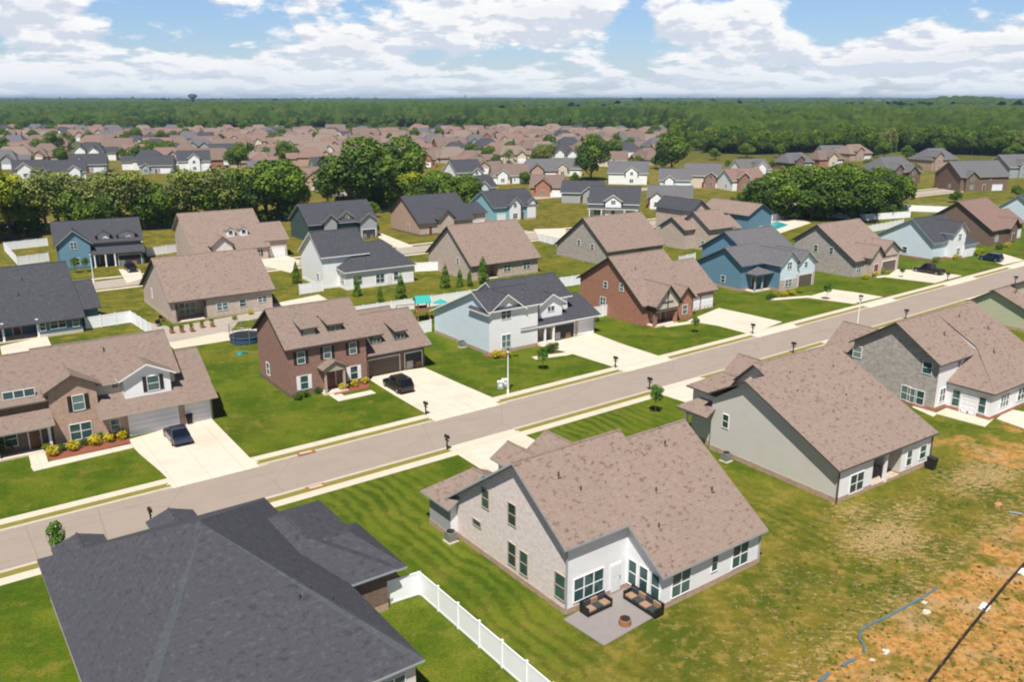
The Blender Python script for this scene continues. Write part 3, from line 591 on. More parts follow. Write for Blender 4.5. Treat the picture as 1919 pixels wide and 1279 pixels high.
# --- red brick with dormers
G=House('brick_house','dark red brick two-storey house with slit roof dormers and arched entry porch','house',-25.17,91.73,35.5,roof='roof_brown',trim='trim_dark',wall='brick_red',found='brick_brown')
G.roof='roof_taupe'
G.gable(0,9.6,0,9.9,9.3,k=.65,r=5.1)
G.gable(9.6,18.4,1.6,10.4,6.6,k=.66,r=6.3,walls=dict(f='brick_brown'))
G.gable(9.6,16.0,4.4,9.6,7.0,k=.66,r=6.9,walls=dict(f='brick_red'))
def slit(h,u,v0,zt,w_,zr,k,r,sl=.22):
    # low shed dormer: its flatter roof runs back until it meets the main slope
    vb=(zt-sl*v0-zr+k*r)/(k-sl); zb=zt+sl*(vb-v0); h.shed([(u-w_/2-.15,v0-.3,zt-sl*.3),(u+w_/2+.15,v0-.3,zt-sl*.3),(u+w_/2+.15,vb,zb),(u-w_/2-.15,vb,zb)])
    zf=zr-k*(r-v0)-.1
    for q in (u-w_/2,u+w_/2-.1): h.W.poly([(q,v0,zf),(q,v0,zt),(q,vb,zb),(q,vb,zb-.3)],'siding_dark_green'); h.W.poly([(q+.1,v0,zf),(q+.1,vb,zb-.3),(q+.1,vb,zb),(q+.1,v0,zt)],'siding_dark_green')
    h.W.poly([(u-w_/2,v0,zf),(u+w_/2,v0,zf),(u+w_/2,v0,zt),(u-w_/2,v0,zt)],'trim_dark'); h.win('f',v0,u,(zf+zt)/2+.08,w_-.5,(zt-zf)*.55,2,False,trim='trim_tan')
for u in (3.0,6.2): slit(G,u,.9,7.55,1.8,9.3,.65,5.1)
slit(G,12.0,2.0,5.05,1.5,6.6,.66,6.3); slit(G,15.3,2.0,5.05,1.5,6.6,.66,6.3)
G.W.box((9.6,.2,0),(9.9,1.7,2.7),'brick_brown'); G.shed([(9.5,.2,2.95),(18.8,.2,2.95),(18.8,1.6,3.75),(9.5,1.6,3.75)])
for u,z in ((1.5,4.55),(4.7,4.6),(7.9,4.6)): G.win('f',0,u,z,.85,1.35,shut='shutter_black')
G.win('f',0,1.7,1.55,.9,1.6,shut='trim_white').win('f',0,7.9,1.55,.9,1.6,shut='trim_white').win('l',0,6.9,1.7,.9,1.5)
G.gable(3.5,6.3,-1.5,.2,3.75,k=.55,ax='v',z0=2.75,found=False,O=.2,roof='roof_taupe',walls=dict(f='trim_tan',l='trim_dark',r='trim_dark'))
G.column(3.75,-1.3,2.85,'trim_tan').column(6.05,-1.3,2.85,'trim_tan'); G.W.box((3.4,-1.6,0),(6.4,0,.2),'concrete'); G.door('f',0,4.9,'door_brown',1.2)
G.garage('f',1.6,12.4,4.8,nm='garage_brown'); G.garage('f',1.6,16.8,2.4,open_=True); G.vent((5,3,7.9)); G.done()
# --- pale blue and white house with charcoal roof
Hh=House('siding_house','pale blue and white sided house with charcoal roof and open garage, centre of the row','house',-3.0,108.33,35.5,roof='roof_slate',trim='trim_white',wall='siding_pale_blue',found='brick_tan')
Hh.gable(0,8,0,14.2,7.95,k=.53,k2=.43,r=3.4,walls=dict(f='siding_white',b='siding_white'))
Hh.gable(4,15,2.2,11.5,8.3,k=.62,r=6.0,walls=dict(f='siding_white',r='siding_white',l='siding_white'))
Hh.gable(.02,5.4,-.02,4,7.9,k=.75,ax='v',walls=dict(f='siding_white',l='siding_pale_blue',r='siding_white'))
Hh.gable(9.2,13.2,1.2,5,6.6,k=.6,ax='v',z0=3.2,found=False,walls=dict(f='siding_white'),nowall=False)
Hh.W.box((5.4,2.0,0),(19,9,2.9),'stone_tan'); Hh.W.box((11,.8,0),(19,2.1,2.7),'stone_tan')
Hh.shed([(5.0,-.2,2.62),(19.4,-.2,2.62),(19.4,3.2,4.15),(5.0,3.2,4.15)]); Hh.gable(15,19,3.2,9,4.9,k=.35,r=5.5,nowall=True)
Hh.W.box((5.6,0.05,2.35),(11,.25,2.68),'trim_white')
for u in (5.7,7.6,9.4,10.9): Hh.column(u,.15,2.4)
Hh.W.box((5.4,0,0),(11,2,.2),'concrete'); Hh.door('f',2.0,7.0,'door_brown',1.1); Hh.win('f',2.0,9.2,1.5,1.4,1.4,2)
Hh.win('f',-.02,2.7,5.3,1.5,1.3,2).win('f',-.02,2.7,1.6,1.4,1.7,2).win('f',2.2,7.2,5.0,1.8,.7,2,False).win('f',1.2,11.2,4.6,1.2,.7,2,False)
Hh.garage('f',.8,13.3,3.6,open_=True).garage('f',.8,17.3,2.7); Hh.vent((6,8,7.0)); Hh.done()
# --- rust brick house with timbered porch gable
I=House('brick_house','rust red brick house with broad tan roof and timbered porch gable','house',19.47,123.44,35.9,roof='roof_tan',trim='trim_dark',wall='brick_rust',found='brick_rust')
I.gable(0,10.9,0,14.4,9.3,k=.80,k2=.60,r=7.4)
I.gable(10.9,17.8,1.9,12,7.2,k=.78,k2=.6,r=7.0,walls=dict(f='brick_rust'))
I.gable(.9,5.6,-1.9,4,6.1,k=1.05,ax='v',z0=2.3,found=False,walls=dict(f='siding_cream',l='trim_dark',r='trim_dark'))
I.W.box((.9,-1.7,0),(1.35,-1.25,2.5),'brick_rust'); I.W.box((5.15,-1.7,0),(5.6,-1.25,2.5),'brick_rust'); I.W.box((.9,-1.9,0),(5.6,0,.2),'concrete')
def timber(h,u0,u1,zp,pos,z0,k):
    def go():
        f=MB(); c=(u0+u1)/2
        h.fbox(f,'f',pos,u0,u1,z0,z0+.2,0,.08,'trim_dark'); h.fbox(f,'f',pos,c-.09,c+.09,z0+.2,zp-.35,0,.08,'trim_dark'); h.fbox(f,'f',pos,c-1.1,c+1.1,z0+1.1,z0+1.28,0,.09,'trim_dark')
        f.build('timber_frame',h.root)
    h.late.append(go)
timber(I,.9,5.6,6.1,-1.9,2.5,1.); I.gable(6.9,9.9,-.6,3,5.0,k=1.0,ax='v',walls=dict(f='brick_rust'))
I.win('f',0,2.4,1.4,1.2,1.5,2).door('f',0,4.3).win('f',-.6,8.4,1.5,1.0,1.4)
I.winpx('l',0,1135,534,.8,1.0).winpx('l',0,1165,539,.8,1.1).winpx('l',0,1130,565,1.2,1.3,cols=2)
I.garage('f',1.9,13.0,2.7).garage('f',1.9,16.2,2.5); I.vent((3,5,7.5)); I.done()
# --- slate blue house
J=House('siding_house','slate blue house with grey roof and white gabled dormer fronts','house',40.16,147.06,34.8,roof='roof_grey',trim='trim_blue',wall='siding_blue',found='brick_tan')
J.gable(0,8,0,12.1,7.2,k=.66,k2=.50,r=3.7); J.gable(5,17.5,0.5,14,9.0,k=.6,r=8.4)
J.gable(5.8,10.4,-3.8,3,6.9,k=.85,ax='v',walls=dict(f='siding_pale_blue',l='siding_blue',r='siding_blue'),trim='trim_grey')
J.gable(10.6,16,-3.4,3,6.3,k=.75,ax='v',walls=dict(f='siding_pale_blue',r='siding_pale_blue'),trim='trim_grey')
J.W.box((5.78,-3.86,0),(10.42,-3.78,1.9),'stone_tan'); J.W.box((10.58,-3.46,0),(16.02,-3.38,2.4),'stone_tan')
J.gable(1.6,5.6,-2.0,.2,3.9,k=.35,ax='v',hips=(1.4,0),nowall=True); J.column(1.7,-1.8,2.9,'trim_grey').column(3.6,-1.8,2.9,'trim_grey'); J.W.box((1.2,-2,0),(5.7,0,.2),'concrete')
J.door('f',0,3.4,'door_brown').win('f',-3.87,8.1,1.3,1.8,1.2,2).win('f',-3.8,8.1,4.4,1.2,1.2,2); J.garage('f',-3.47,13.3,3.8,nm='garage_brown'); J.win('f',-3.4,13.3,4.0,.9,.9); J.win('l',0,4,1.6,.9,1.2); J.done()
# --- grey stone with tan roof
K=House('stone_house','grey stone house with sandy roof and gabled entry, beside the dark pickup','house',64.7,159.1,36,roof='roof_tan',trim='trim_dark',wall='stone_grey',found='stone_grey')
K.gable(0,13.3,0,13.6,9.0,k=.66,r=8.6); K.gable(8,14.5,-.4,4,5.9,k=.62,ax='v',walls=dict(f='stone_tan',l='stone_tan')); K.gable(3.2,7,-1.4,5,5.7,k=.95,ax='v',walls=dict(f='stone_tan',l='stone_tan',r='stone_tan'))
K.door('f',-1.4,5.1,'door_brown',1.3).win('f',0,1.6,1.5,1.4,1.4,2).garage('f',-.4,11.2,4.8,nm='garage_brown').winpx('l',0,1529,465,.8,1.2).winpx('l',0,1558,470,.8,1.2); K.done()
# --- pale blue/white with charcoal roof
L=House('siding_house','pale blue house with charcoal roof and white front gable, right of the sandy-roofed stone house','house',87.47,176.16,34.5,roof='roof_slate',trim='trim_grey',wall='siding_pale_blue',found='brick_rust')
L.gable(0,11,0,12.6,8.2,k=.85,k2=.53,r=4.9); L.gable(5.2,10,-1.4,4,7.6,k=.8,ax='v',walls=dict(f='siding_white',l='siding_white')); L.W.box((9.5,-1.6,0),(14.5,5,2.7),'siding_white')
L.shed([(9.6,-2.0,2.6),(14.9,-2.0,2.6),(14.9,2.6,4.6),(9.6,2.6,4.6)]); L.gable(10,14.5,2,9,6.3,k=.5); L.garage('f',-1.6,12,2.6).win('f',-1.4,7.6,4.6,1.2,1.3,2).win('f',-1.4,7.6,1.5,1.2,1.4,2); L.win('l',0,6,1.6,1,1.2); L.done()
M=House('brick_house','brown brick house with rosy brown roof and steep gable, far right of the street','house',109.9,195.,37,roof='roof_rosy',trim='trim_dark',wall='brick_brown',found='brick_brown')
M.gable(0,13.1,0,15,9.3,k=.68,r=8.3); M.gable(7,11,-1,4,5.6,k=.9,ax='v'); M.gable(13.1,18,1,9,6.6,k=.66); M.garage('f',1,15.4,4.2).door('f',-1,9).win('f',0,3,1.5,1.4,1.4,2).winpx('l',0,1790,425,.9,1.2); M.done()
Nn=House('siding_house','light blue gabled house cut by the right edge behind the brown brick house','house',140.,225.8,35,roof='roof_slate',trim='trim_grey',wall='siding_pale_blue')
Nn.gable(0,14,0,11.6,7.6,k=.72,r=6.4); Nn.garage('f',0,10,4.8).win('f',0,4,1.5,1.4,1.4,2); Nn.done()
# ================================================================== second row, backs towards us
O_=House('siding_house','navy and white house with wide charcoal roof and covered rear patio, left edge','house',-75.51,110.78,36.3,roof='roof_slate',trim='trim_dark',wall='siding_navy',found='siding_cream')
O_.gable(-1,16,0,14,8.8,k=.66,k2=.8,r=9.6,recess=((1.5,10.4,3.2),)); O_.gable(16,18.6,1.5,11,6.2,k=.62)
O_.win('f',0,12.9,1.75,2.0,1.35,2).win('f',0,10.9,1.6,.7,1.2).win('f',0,15.2,1.6,.8,1.3).win('f',3.2,4.5,1.5,1.8,1.5,2).door('f',3.2,8); O_.column(1.6,.15,2.8).column(6.,.15,2.8).column(10.3,.15,2.8)
O_.vent((10,7,7.2),(4,7.5,7.5),(9,4.5,5.6)); O_.done()
P_=House('stone_house','tan stone gable house with plain brown roof and paved garden, behind the tan brick house','house',-51.33,124.99,35.4,roof='roof_brown',trim='trim_dark',wall='stone_tan',found='stone_tan')
P_.roof='roof_tan'
P_.gable(0,15.6,0,17.6,8.8,k=.73,k2=.56,r=7.2,recess=((.6,5.2,2.6),)); P_.win('f',0,7.6,1.6,1.7,1.1,2).win('f',0,14,1.9,1.4,.8,2).win('f',0,10.8,1.7,1.0,1.0).win('f',2.6,3,1.4,2.4,1.8,3).winpx('l',0,285,550,.6,1.6)
P_.column(.75,.15,2.8,'trim_dark').column(5.0,.15,2.8,'trim_dark'); P_.vent((11.2,5,6.9)); P_.done()
Q=House('siding_house','white two-storey house with charcoal roof and lower rear wing, among young evergreens','house',-33.6,149.4,34,roof='roof_slate',trim='trim_white',wall='siding_white',found='siding_white')
Q.gable(0,8.4,0,10.6,9.5,k=.80,k2=.68,r=4.5); Q.gable(2.9,16.2,-3.4,8.4,6.9,k=.52,r=3.4,hips=(6.,3.2)); Q.win('f',-3.4,5.0,1.5,1.7,1.4,2).win('f',-3.4,9.4,1.4,1.6,1.5,2).win('f',-3.4,12.6,1.5,.9,1.4).win('f',0,6.8,4.8,1.1,.9).win('l',0,2.5,1.8,.8,1.2).win('l',2.9,-1.6,1.5,1.6,1.4,2); Q.door('f',-3.4,11.2,'door_white'); Q.done()
R_h=House('stone_house','brown brick gable house with sandy roof and dark rake boards, centre of the second row','house',-7.48,155.8,35.2,roof='roof_tan',trim='trim_dark',wall='stone_tan',found='stone_tan')
R_h.gable(0,15.3,0,16.0,9.3,k=.78,k2=.74,r=7.9,recess=((2.2,6,2.6),)); R_h.win('f',0,8,1.6,1.6,1.2,2).win('f',0,12.6,1.6,1.6,1.2,2).winpx('l',0,858,490,.9,1.2); R_h.door('f',2.6,4); R_h.done()
S_=House('stone_house','grey stone gable house with plain sandy roof beside the empty lawn','house',19.31,170.53,35.8,roof='roof_tan',trim='trim_dark',wall='stone_grey',found='stone_grey')
S_.gable(0,15.6,0,16.4,8.9,k=.77,k2=.72,r=7.4,recess=((8,12,2.6),)); S_.win('f',0,3,1.6,1.6,1.3,2).winpx('l',0,1085,455,.9,1.1).winpx('l',0,1110,463,.9,1.1); S_.done()
T=House('stone_house','tan stone house with blue-trimmed gable and stepped tan roofs, right of the plain grey gable','house',43.7,188.4,36,roof='roof_tan',trim='trim_blue',wall='stone_tan',found='stone_tan')
T.gable(0,7.8,0,11.4,8.1,k=.68,r=4.6); T.gable(-3,1,4.5,12,6.8,k=.6); T.gable(1.5,7,7,18,10.2,k=.7,ax='v',roof='roof_slate'); T.gable(7.8,12,1.5,9,6.4,k=.6); T.winpx('l',0,1287,452,.9,1.3).winpx('l',0,1317,457,.9,1.3).win('f',0,4,1.5,1.4,1.5,2); T.W.box((7.9,0,0),(8.2,1.5,2.6),'trim_white'); T.done()
T2=House('siding_house','blue gabled house standing behind the tan stone house by the pool fences','house',57.5,208.,36,roof='roof_tan',trim='trim_blue',wall='siding_blue')
T2.gable(0,9,0,15,7.6,k=.5,ax='v'); T2.win('l',0,5,1.6,1,1.2).win('f',0,5,1.6,1.4,1.3,2); T2.done()
# ================================================================== third row, fronts towards us
U=House('siding_house','navy blue house with white-windowed dormers and charcoal roof, upper left','house',-90.2,167.5,28,roof='roof_slate',trim='trim_dark',wall='siding_navy',found='siding_navy')
U.gable(0,15.6,0,10,8.6,k=.7,r=5.2); U.gable(.4,6,-1.6,5,7.6,k=.85,ax='v',walls=dict(f='siding_blue'),trim='trim_grey'); U.gable(7.6,9.8,.4,4,6.9,k=.6,ax='v',z0=4,found=False,walls=dict(f='siding_white')); U.gable(11.5,14.5,.4,4,6.7,k=.4,ax='v',z0=4,found=False,walls=dict(f='siding_white'))
U.shed([(6,-2.4,2.6),(16,-2.4,2.6),(16,.3,3.9),(6,.3,3.9)]); U.column(6.5,-2.2,2.6).column(8.5,-2.2,2.6).column(10.2,-2.2,2.6); U.W.box((10.3,-1.7,0),(15.6,.1,2.6),'siding_navy'); U.garage('f',-1.7,13,4.2,open_=True).door('f',0,8).win('f',-1.6,3.1,1.5,1.4,1.4,2).win('f',-1.6,3.1,4.7,1.1,1.3,2).win('f',.4,8.7,5.2,1.0,.8,2,False).win('f',.4,13,5.2,1.6,.7,2,False); U.done()
V=House('brick_house','pinkish tan brick house with broad brown roof and twin white dormers','house',-64.,170.3,34,roof='roof_brown',trim='trim_tan',wall='stone_tan',found='stone_tan')
V.roof='roof_tan'
V.gable(0,15,0,15.4,9.5,k=.67,r=9.6); V.gable(15,19.5,1,10,6.8,k=.62); V.gable(3.4,7.4,-1.2,4,5.7,k=.8,ax='v',walls=dict(f='brick_cream'),trim='trim_dark')
for u in (8.3,11.0): V.gable(u-.8,u+.8,2.6,5.4,6.9,k=.6,ax='v',z0=4.8,found=False,O=.2,walls=dict(f='siding_white',l='siding_white',r='siding_white'),ends=(.2,0)); V.win('f',2.6,u,5.9,.8,.8,1,False)
V.win('f',0,9.5,1.5,1.2,1.4,shut='shutter_black').win('f',0,12.8,1.5,1.2,1.4,shut='shutter_black').door('f',0,2).garage('f',1,17.3,3.2); V.done()
Wd=House('siding_house','dark green house with charcoal roof and small front gables, behind the white two-storey house','house',-47.4,199.5,34.5,roof='roof_slate',trim='trim_grey',wall='siding_dark_green',found='siding_dark_green')
Wd.gable(0,17,0,12.4,8.4,k=.72,k2=.6,r=5.6); Wd.gable(3.3,6.5,-.8,4,6.4,k=.9,ax='v',walls=dict(f='siding_grey')); Wd.gable(7.8,11,.6,4,6.7,k=.8,ax='v',z0=3.5,found=False,walls=dict(f='siding_cream')); Wd.gable(12.2,16.6,-1.4,4,6.0,k=.75,ax='v',walls=dict(f='siding_grey'))
Wd.garage('f',-1.4,14.4,3.4,open_=True).win('f',-.8,4.9,1.5,1.3,1.3,2).win('f',.6,9.4,4.9,1.2,1.2,2).door('f',0,8.5); Wd.done()
Xh=House('brick_house','reddish brown brick gable house with charcoal roof below the row of clipped trees','house',-22.6,209.,36.5,roof='roof_slate',trim='trim_dark',wall='stone_tan',found='brick_brown')
Xh.gable(0,15.6,0,14.6,8.9,k=.68,r=8.3,walls=dict(l='brick_tan')); Xh.gable(5,9,-1.5,4,6.0,k=.9,ax='v',walls=dict(f='stone_tan')); Xh.gable(15.6,21,2,10,6.2,k=.5); Xh.win('f',-1.5,7,1.5,1.4,1.4,2).door('f',0,3).garage('f',2,18.3,4.2).winpx('l',0,765,425,.9,1.1); Xh.done()
Y=House('siding_house','small teal house with two gabled dormers, right of the clipped trees','house',-4.9,233.,35.4,roof='roof_slate',trim='trim_grey',wall='siding_teal')
Y.gable(0,14.4,0,12,7.9,k=.66,k2=.6,r=5.6); Y.gable(4.6,8.4,-.8,4,6.6,k=.9,ax='v',walls=dict(f='siding_white')); Y.gable(11,14,-.3,4,6.2,k=.8,ax='v',walls=dict(f='siding_white')); Y.win('f',-.8,6.5,4.4,1,1.1).win('f',-.8,6.5,1.5,1.4,1.3,2).garage('f',0,2.4,2.6).door('f',0,9.6); Y.done()
Z=House('siding_house','bright white house with slate roof standing alone on a lawn, upper centre','house',22.,243.5,-12,roof='roof_slate',trim='trim_white',wall='siding_white')
Z.gable(0,13.6,0,9,8.4,k=.9,r=4.6); Z.gable(4.6,9,-1.,4,6.6,k=.7,ax='v',walls=dict(f='siding_white')); Z.shed([(-.4,-1.8,2.6),(13.9,-1.8,2.6),(13.9,0,3.4),(-.4,0,3.4)])
Z.win('f',-1,6.8,4.6,1.2,1,2).win('f',0,2.2,1.5,1.8,1.2,2).win('f',0,11.4,1.5,1.8,1.2,2).door('f',-1,6.8,'door_brown'); Z.column(.2,-1.6,2.6).column(3.6,-1.6,2.6).column(10,-1.6,2.6).column(13.4,-1.6,2.6); Z.done()

# ================================================================== drives, paths, terraces
dz=.036
for pts in ([(238,826),(392,781),(412,802),(470,861),(480,866),(322,906),(300,884),(262,852)],[(681,705),(796,690),(860,719),(925,747),(938,752),(812,784),(740,742)],[(1008,648),(1110,624),(1165,645),(1235,668),(1155,690),(1060,660)],[(1288,602),(1347,578),(1400,589),(1466,604),(1405,627),(1345,611)],[(1509,558),(1560,543),(1600,548),(1655,557),(1600,570)],[(1660,520),(1680,505),(1740,508),(1803,517),(1752,531)],[(1838,482),(1880,476),(1919,488),(1880,497)],
            [(425,962),(483,950),(560,990),(480,1010)],[(858,853),(975,812),(1090,870),(940,905)],[(1230,737),(1320,710),(1420,740),(1330,770)],[(1562,650),(1600,636),(1680,650),(1640,670)],[(1800,590),(1880,570),(1919,590),(1850,610)]):
    o=pxflat('driveway',pts,dz,'concrete')
def path(pxs,w_,z=.042,nm='concrete',name='path'):
    P=[Vector(unp(*p)[:2]) for p in pxs]; mb=MB()
    for i,(a,b_) in enumerate(zip(P,P[1:])):
        d=(b_-a).normalized(); n_=Vector((-d.y,d.x))*w_/2; e=d*w_/2*(0 if i==0 else 1)
        mb.slab([(*(a-e+n_),z-.1+i*.003),(*(a-e-n_),z-.1+i*.003),(*(b_-n_),z-.1+i*.003),(*(b_+n_),z-.1+i*.003)],nm,nm,.1,0.)
    o=mb.build(name); o['kind']='structure'
path([(68,846),(76,876),(246,836)],1.4); path([(622,736),(640,748),(700,735)],1.3); path([(1000,672),(1060,664),(1100,655)],1.2); path([(1245,612),(1330,600)],1.2); path([(1440,562),(1520,556)],1.3); path([(1640,520),(1680,516)],1.2)
pxflat('terrace',[(1056,1163),(1132,1212),(1243,1148),(1170,1100)],.05,'patio_grey')
pxflat('terrace',[(5,672),(96,648),(88,630),(0,650)],.05,'concrete'); pxflat('terrace',[(1709,764),(1749,782),(1757,776),(1716,759)],.04,'concrete'); pxflat('terrace',[(1752,776),(1846,801),(1862,786),(1786,760)],.05,'sidewalk'); pxflat('terrace',[(1868,786),(1940,812),(1960,780),(1890,768)],.05,'concrete')
pxflat('terrace',[(255,600),(322,614),(520,578),(527,590),(446,604),(434,620),(332,640),(298,644)],.04,'concrete_old')
pxflat('alley',[(308,638),(435,621),(600,598),(628,604),(440,637),(326,655)],.03,'sidewalk'); pxflat('alley',[(512,570),(597,553),(642,578),(505,600)],.05,'concrete'); pxflat('driveway',[(500,462),(562,490),(545,512),(470,492)],.05,'concrete'); pxflat('driveway',[(222,505),(262,506),(268,522),(238,532)],.05,'concrete')
pxflat('driveway',[(700,440),(716,438),(775,462),(745,466)],.05,'concrete'); pxflat('driveway',[(1000,430),(1060,428),(1060,446),(1010,444)],.05,'concrete'); pxflat('terrace',[(1400,420),(1470,402),(1520,418),(1440,445)],.05,'concrete')
o=pxflat('pool_water',[(1425,425),(1455,415),(1478,422),(1445,434)],.07,'pool_water'); o.name='water'
def road2(name,p,w_,nm,z=.03):
    mb=MB(); P=[Vector(XY(*a)) for a in p]; road2.n=getattr(road2,'n',0)+1; z=z-.0012*road2.n
    for a,b_ in zip(P,P[1:]):
        d=(b_-a).normalized(); n_=Vector((-d.y,d.x))*w_/2; mb.slab([(*(a-d*.5+n_),z-.1),(*(a-d*.5-n_),z-.1),(*(b_-n_),z-.1),(*(b_+n_),z-.1)],nm,nm,.1,0.)
    o=mb.build(name); o['kind']='structure'
road2('road',[(-160,167.5),(60,168.3),(330,168)],7.5,'concrete_old',.03)
for t in (162.4,173.8): road2('pavement',[(-160,t),(60,t+.6),(330,t+.3)],1.2,'sidewalk',.034)
road2('road',[(-300,262),(40,262)],7,'concrete_old'); road2('road',[(60,235),(330,235)],7,'concrete_old'); road2('road',[(125,168),(125,330)],7,'concrete_old',.026); road2('road',[(-420,330),(140,330)],7,'concrete_old')
for n_,p in (('flower_bed',[(84,852),(240,818),(246,833),(96,866)]),('flower_bed',[(625,742),(690,728),(694,718),(640,722)]),('flower_bed',[(905,668),(955,672),(950,664),(915,660)])):
    o=pxflat(n_,p,.045,'mulch')
for p in ([(1222,616),(1260,606),(1256,600),(1222,606)],[(1266,602),(1296,594),(1290,588),(1266,594)]): pxflat('flower_bed',p,.045,'mulch_red')
for px,py in ((573,849),(592,913)):
    x,y,_=unp(px,py); e=MB(); a=R(35)
    e.box((-.9,-.35,-.09),(.9,.35,.035),'drain_rust'); e.box((-.6,-.2,.035),(.6,.2,.05),'kerb'); o=e.build('storm_drain',loc=(x,y,0)); o.rotation_euler=(0,0,a)
    tag(o,'rusty storm drain inlet on the %s verge of the street'%('far' if py<880 else 'near'),'drain')
# ================================================================== fences
def fence(pxs,label,h=1.83,world=None,group=None):
    P=[Vector((*unp(*p)[:2],0)) for p in pxs] if world is None else [Vector((*p,0)) for p in world]
    r=empty('vinyl_fence',tuple(P[0]),0,label,'fence',group)
    for a,b_ in zip(P,P[1:]):
        L_=(b_-a).length; n_=max(1,round(L_/2.4)); d=(b_-a)/n_; ang=math.atan2(d.y,d.x)
        for i in range(n_+1):
            f=MB(); f.box((-.065,-.065,0),(.065,.065,h+.05),'vinyl_white'); f.box((-.085,-.085,h+.05),(.085,.085,h+.10),'vinyl_white'); o=f.build('fence_post',r); o.location=a+d*i-P[0]; o.rotation_euler=(0,0,ang)
        ln=L_/n_
        for i in range(n_):
            f=MB(); f.box((.066,-.03,.06),(ln-.066,.03,.2),'vinyl_white'); f.box((.066,-.03,h-.14),(ln-.066,.03,h),'vinyl_white')
            m_=12
            for j in range(m_):
                x0=.07+(ln-.14)*j/m_; f.box((x0,-.016,.2),(x0+(ln-.14)/m_-.003,.016,h-.14),'vinyl_white')
            o=f.build('fence_panel',r); o.location=a+d*i-P[0]; o.rotation_euler=(0,0,ang)
fe=[unp(712,1140)[:2],unp(787,1116)[:2]]; v_=(Vector(unp(971,1279)[:2])-Vector(fe[1])); fe.append(tuple(Vector(fe[1])+v_*1.5))
fence(None,'white vinyl fence running down from the corner of the dark slate roofed house',world=fe)
fence([(600,606),(655,598),(1092,533)],'long white vinyl fence behind the red brick and pale blue houses')
fence([(783,628),(808,622)],'short white fence panels between the red brick and pale blue houses'); fence([(1112,598),(1147,590)],'short white fence panels beside the rust brick house')
fence([(162,618),(246,605),(284,630)],'white fence turning a corner beside the navy house at the left edge'); fence([(90,461),(9,470),(34,498),(92,490)],'white fence around the small yard left of the navy dormer house')
fence([(262,460),(276,481),(332,473)],'white fence between the navy dormer house and the pinkish brick house'); fence([(562,553),(606,546)],'low white fence at the corner of the white two-storey house')
fence([(778,510),(834,507)],'white fence left of the brown brick gable house'); fence([(1272,498),(1302,491)],'white fence stub left of the slate blue house')
fence([(1395,412),(1440,416),(1505,402),(1620,414),(1705,408)],'long white fence around the pool yards below the tree clump'); fence([(1660,394),(1775,399)],'white fence right of the tree clump behind the rosy roofed house'); fence([(1625,437),(1692,424)],'white fence between the sandy-roofed stone house and its pale blue neighbour')
fence([(1010,452),(1078,470)],'white fence by the empty lawn left of the plain grey gable')
# ================================================================== foliage
def crown_mesh(name,Rr,H,z0,n_,leafs,mt,seed,shape='round',mats2=None):
    g=np.random.default_rng(seed); L=[]
    k=26 if shape=='round' else 14
    for i in range(k):
        if shape=='round':
            d=g.normal(size=3); d/=np.linalg.norm(d); q=g.uniform(.35,1)**.5; c=d*np.array([Rr*.62,Rr*.62,H*.5*.62])*q; c[2]+=z0+H*.5; L.append((c,Rr*g.uniform(.26,.46)))
        else:
            f=i/(k-1); rr=Rr*(1-f)**.75*.55+.12*Rr; a=g.uniform(0,6.28); L.append((np.array([math.cos(a)*rr*.5,math.sin(a)*rr*.5,z0+H*(.06+f*.86)]),rr*g.uniform(.8,1.1)+.05*Rr))
    cs=np.array([l[0] for l in L]); rs=np.array([l[1] for l in L])
    w_=rs**2/np.sum(rs**2); pk=g.choice(len(L),n_,p=w_); d=g.normal(size=(n_,3)); d/=np.linalg.norm(d,axis=1)[:,None]
    d[:,2]=np.where(d[:,2]<-.55,-d[:,2],d[:,2])
    sh=g.uniform(.72,1.07,n_)[:,None]; P=cs[pk]+d*rs[pk][:,None]*sh*np.array([1,1,.85 if shape=='round' else 1.3])
    dist=np.linalg.norm((P[:,None,:]-cs[None])/np.array([1,1,.85 if shape=='round' else 1.3]),axis=2)/rs[None]; keep=(dist.min(1)>.66)|(g.uniform(size=n_)<.2); P=P[keep]; d=d[keep]; m=len(P)
    nrm=d+g.normal(size=(m,3))*.55; nrm/=np.linalg.norm(nrm,axis=1)[:,None]
    a=np.cross(nrm,g.normal(size=(m,3))); a/=np.linalg.norm(a,axis=1)[:,None]; b_=np.cross(nrm,a); sz=leafs*g.uniform(.6,1.35,m)[:,None]
    V=np.stack([P-a*sz*.5,P+b_*sz*.32,P+a*sz*.5,P-b_*sz*.32],1).reshape(-1,3)
    me=bpy.data.meshes.new(name); me.vertices.add(4*m); me.vertices.foreach_set('co',V.ravel()); me.loops.add(4*m); me.loops.foreach_set('vertex_index',np.arange(4*m,dtype=np.int32))
    me.polygons.add(m); me.polygons.foreach_set('loop_start',np.arange(0,4*m,4,dtype=np.int32)); me.update(calc_edges=True)
    for x in (mt,)+(mats2 or ()): me.materials.append(MATS[x])
    if mats2: 
        lump=pk[keep]%(len(mats2)+2); me.polygons.foreach_set('material_index',np.where(lump<=len(mats2),lump,0).astype(np.int32))
    return me
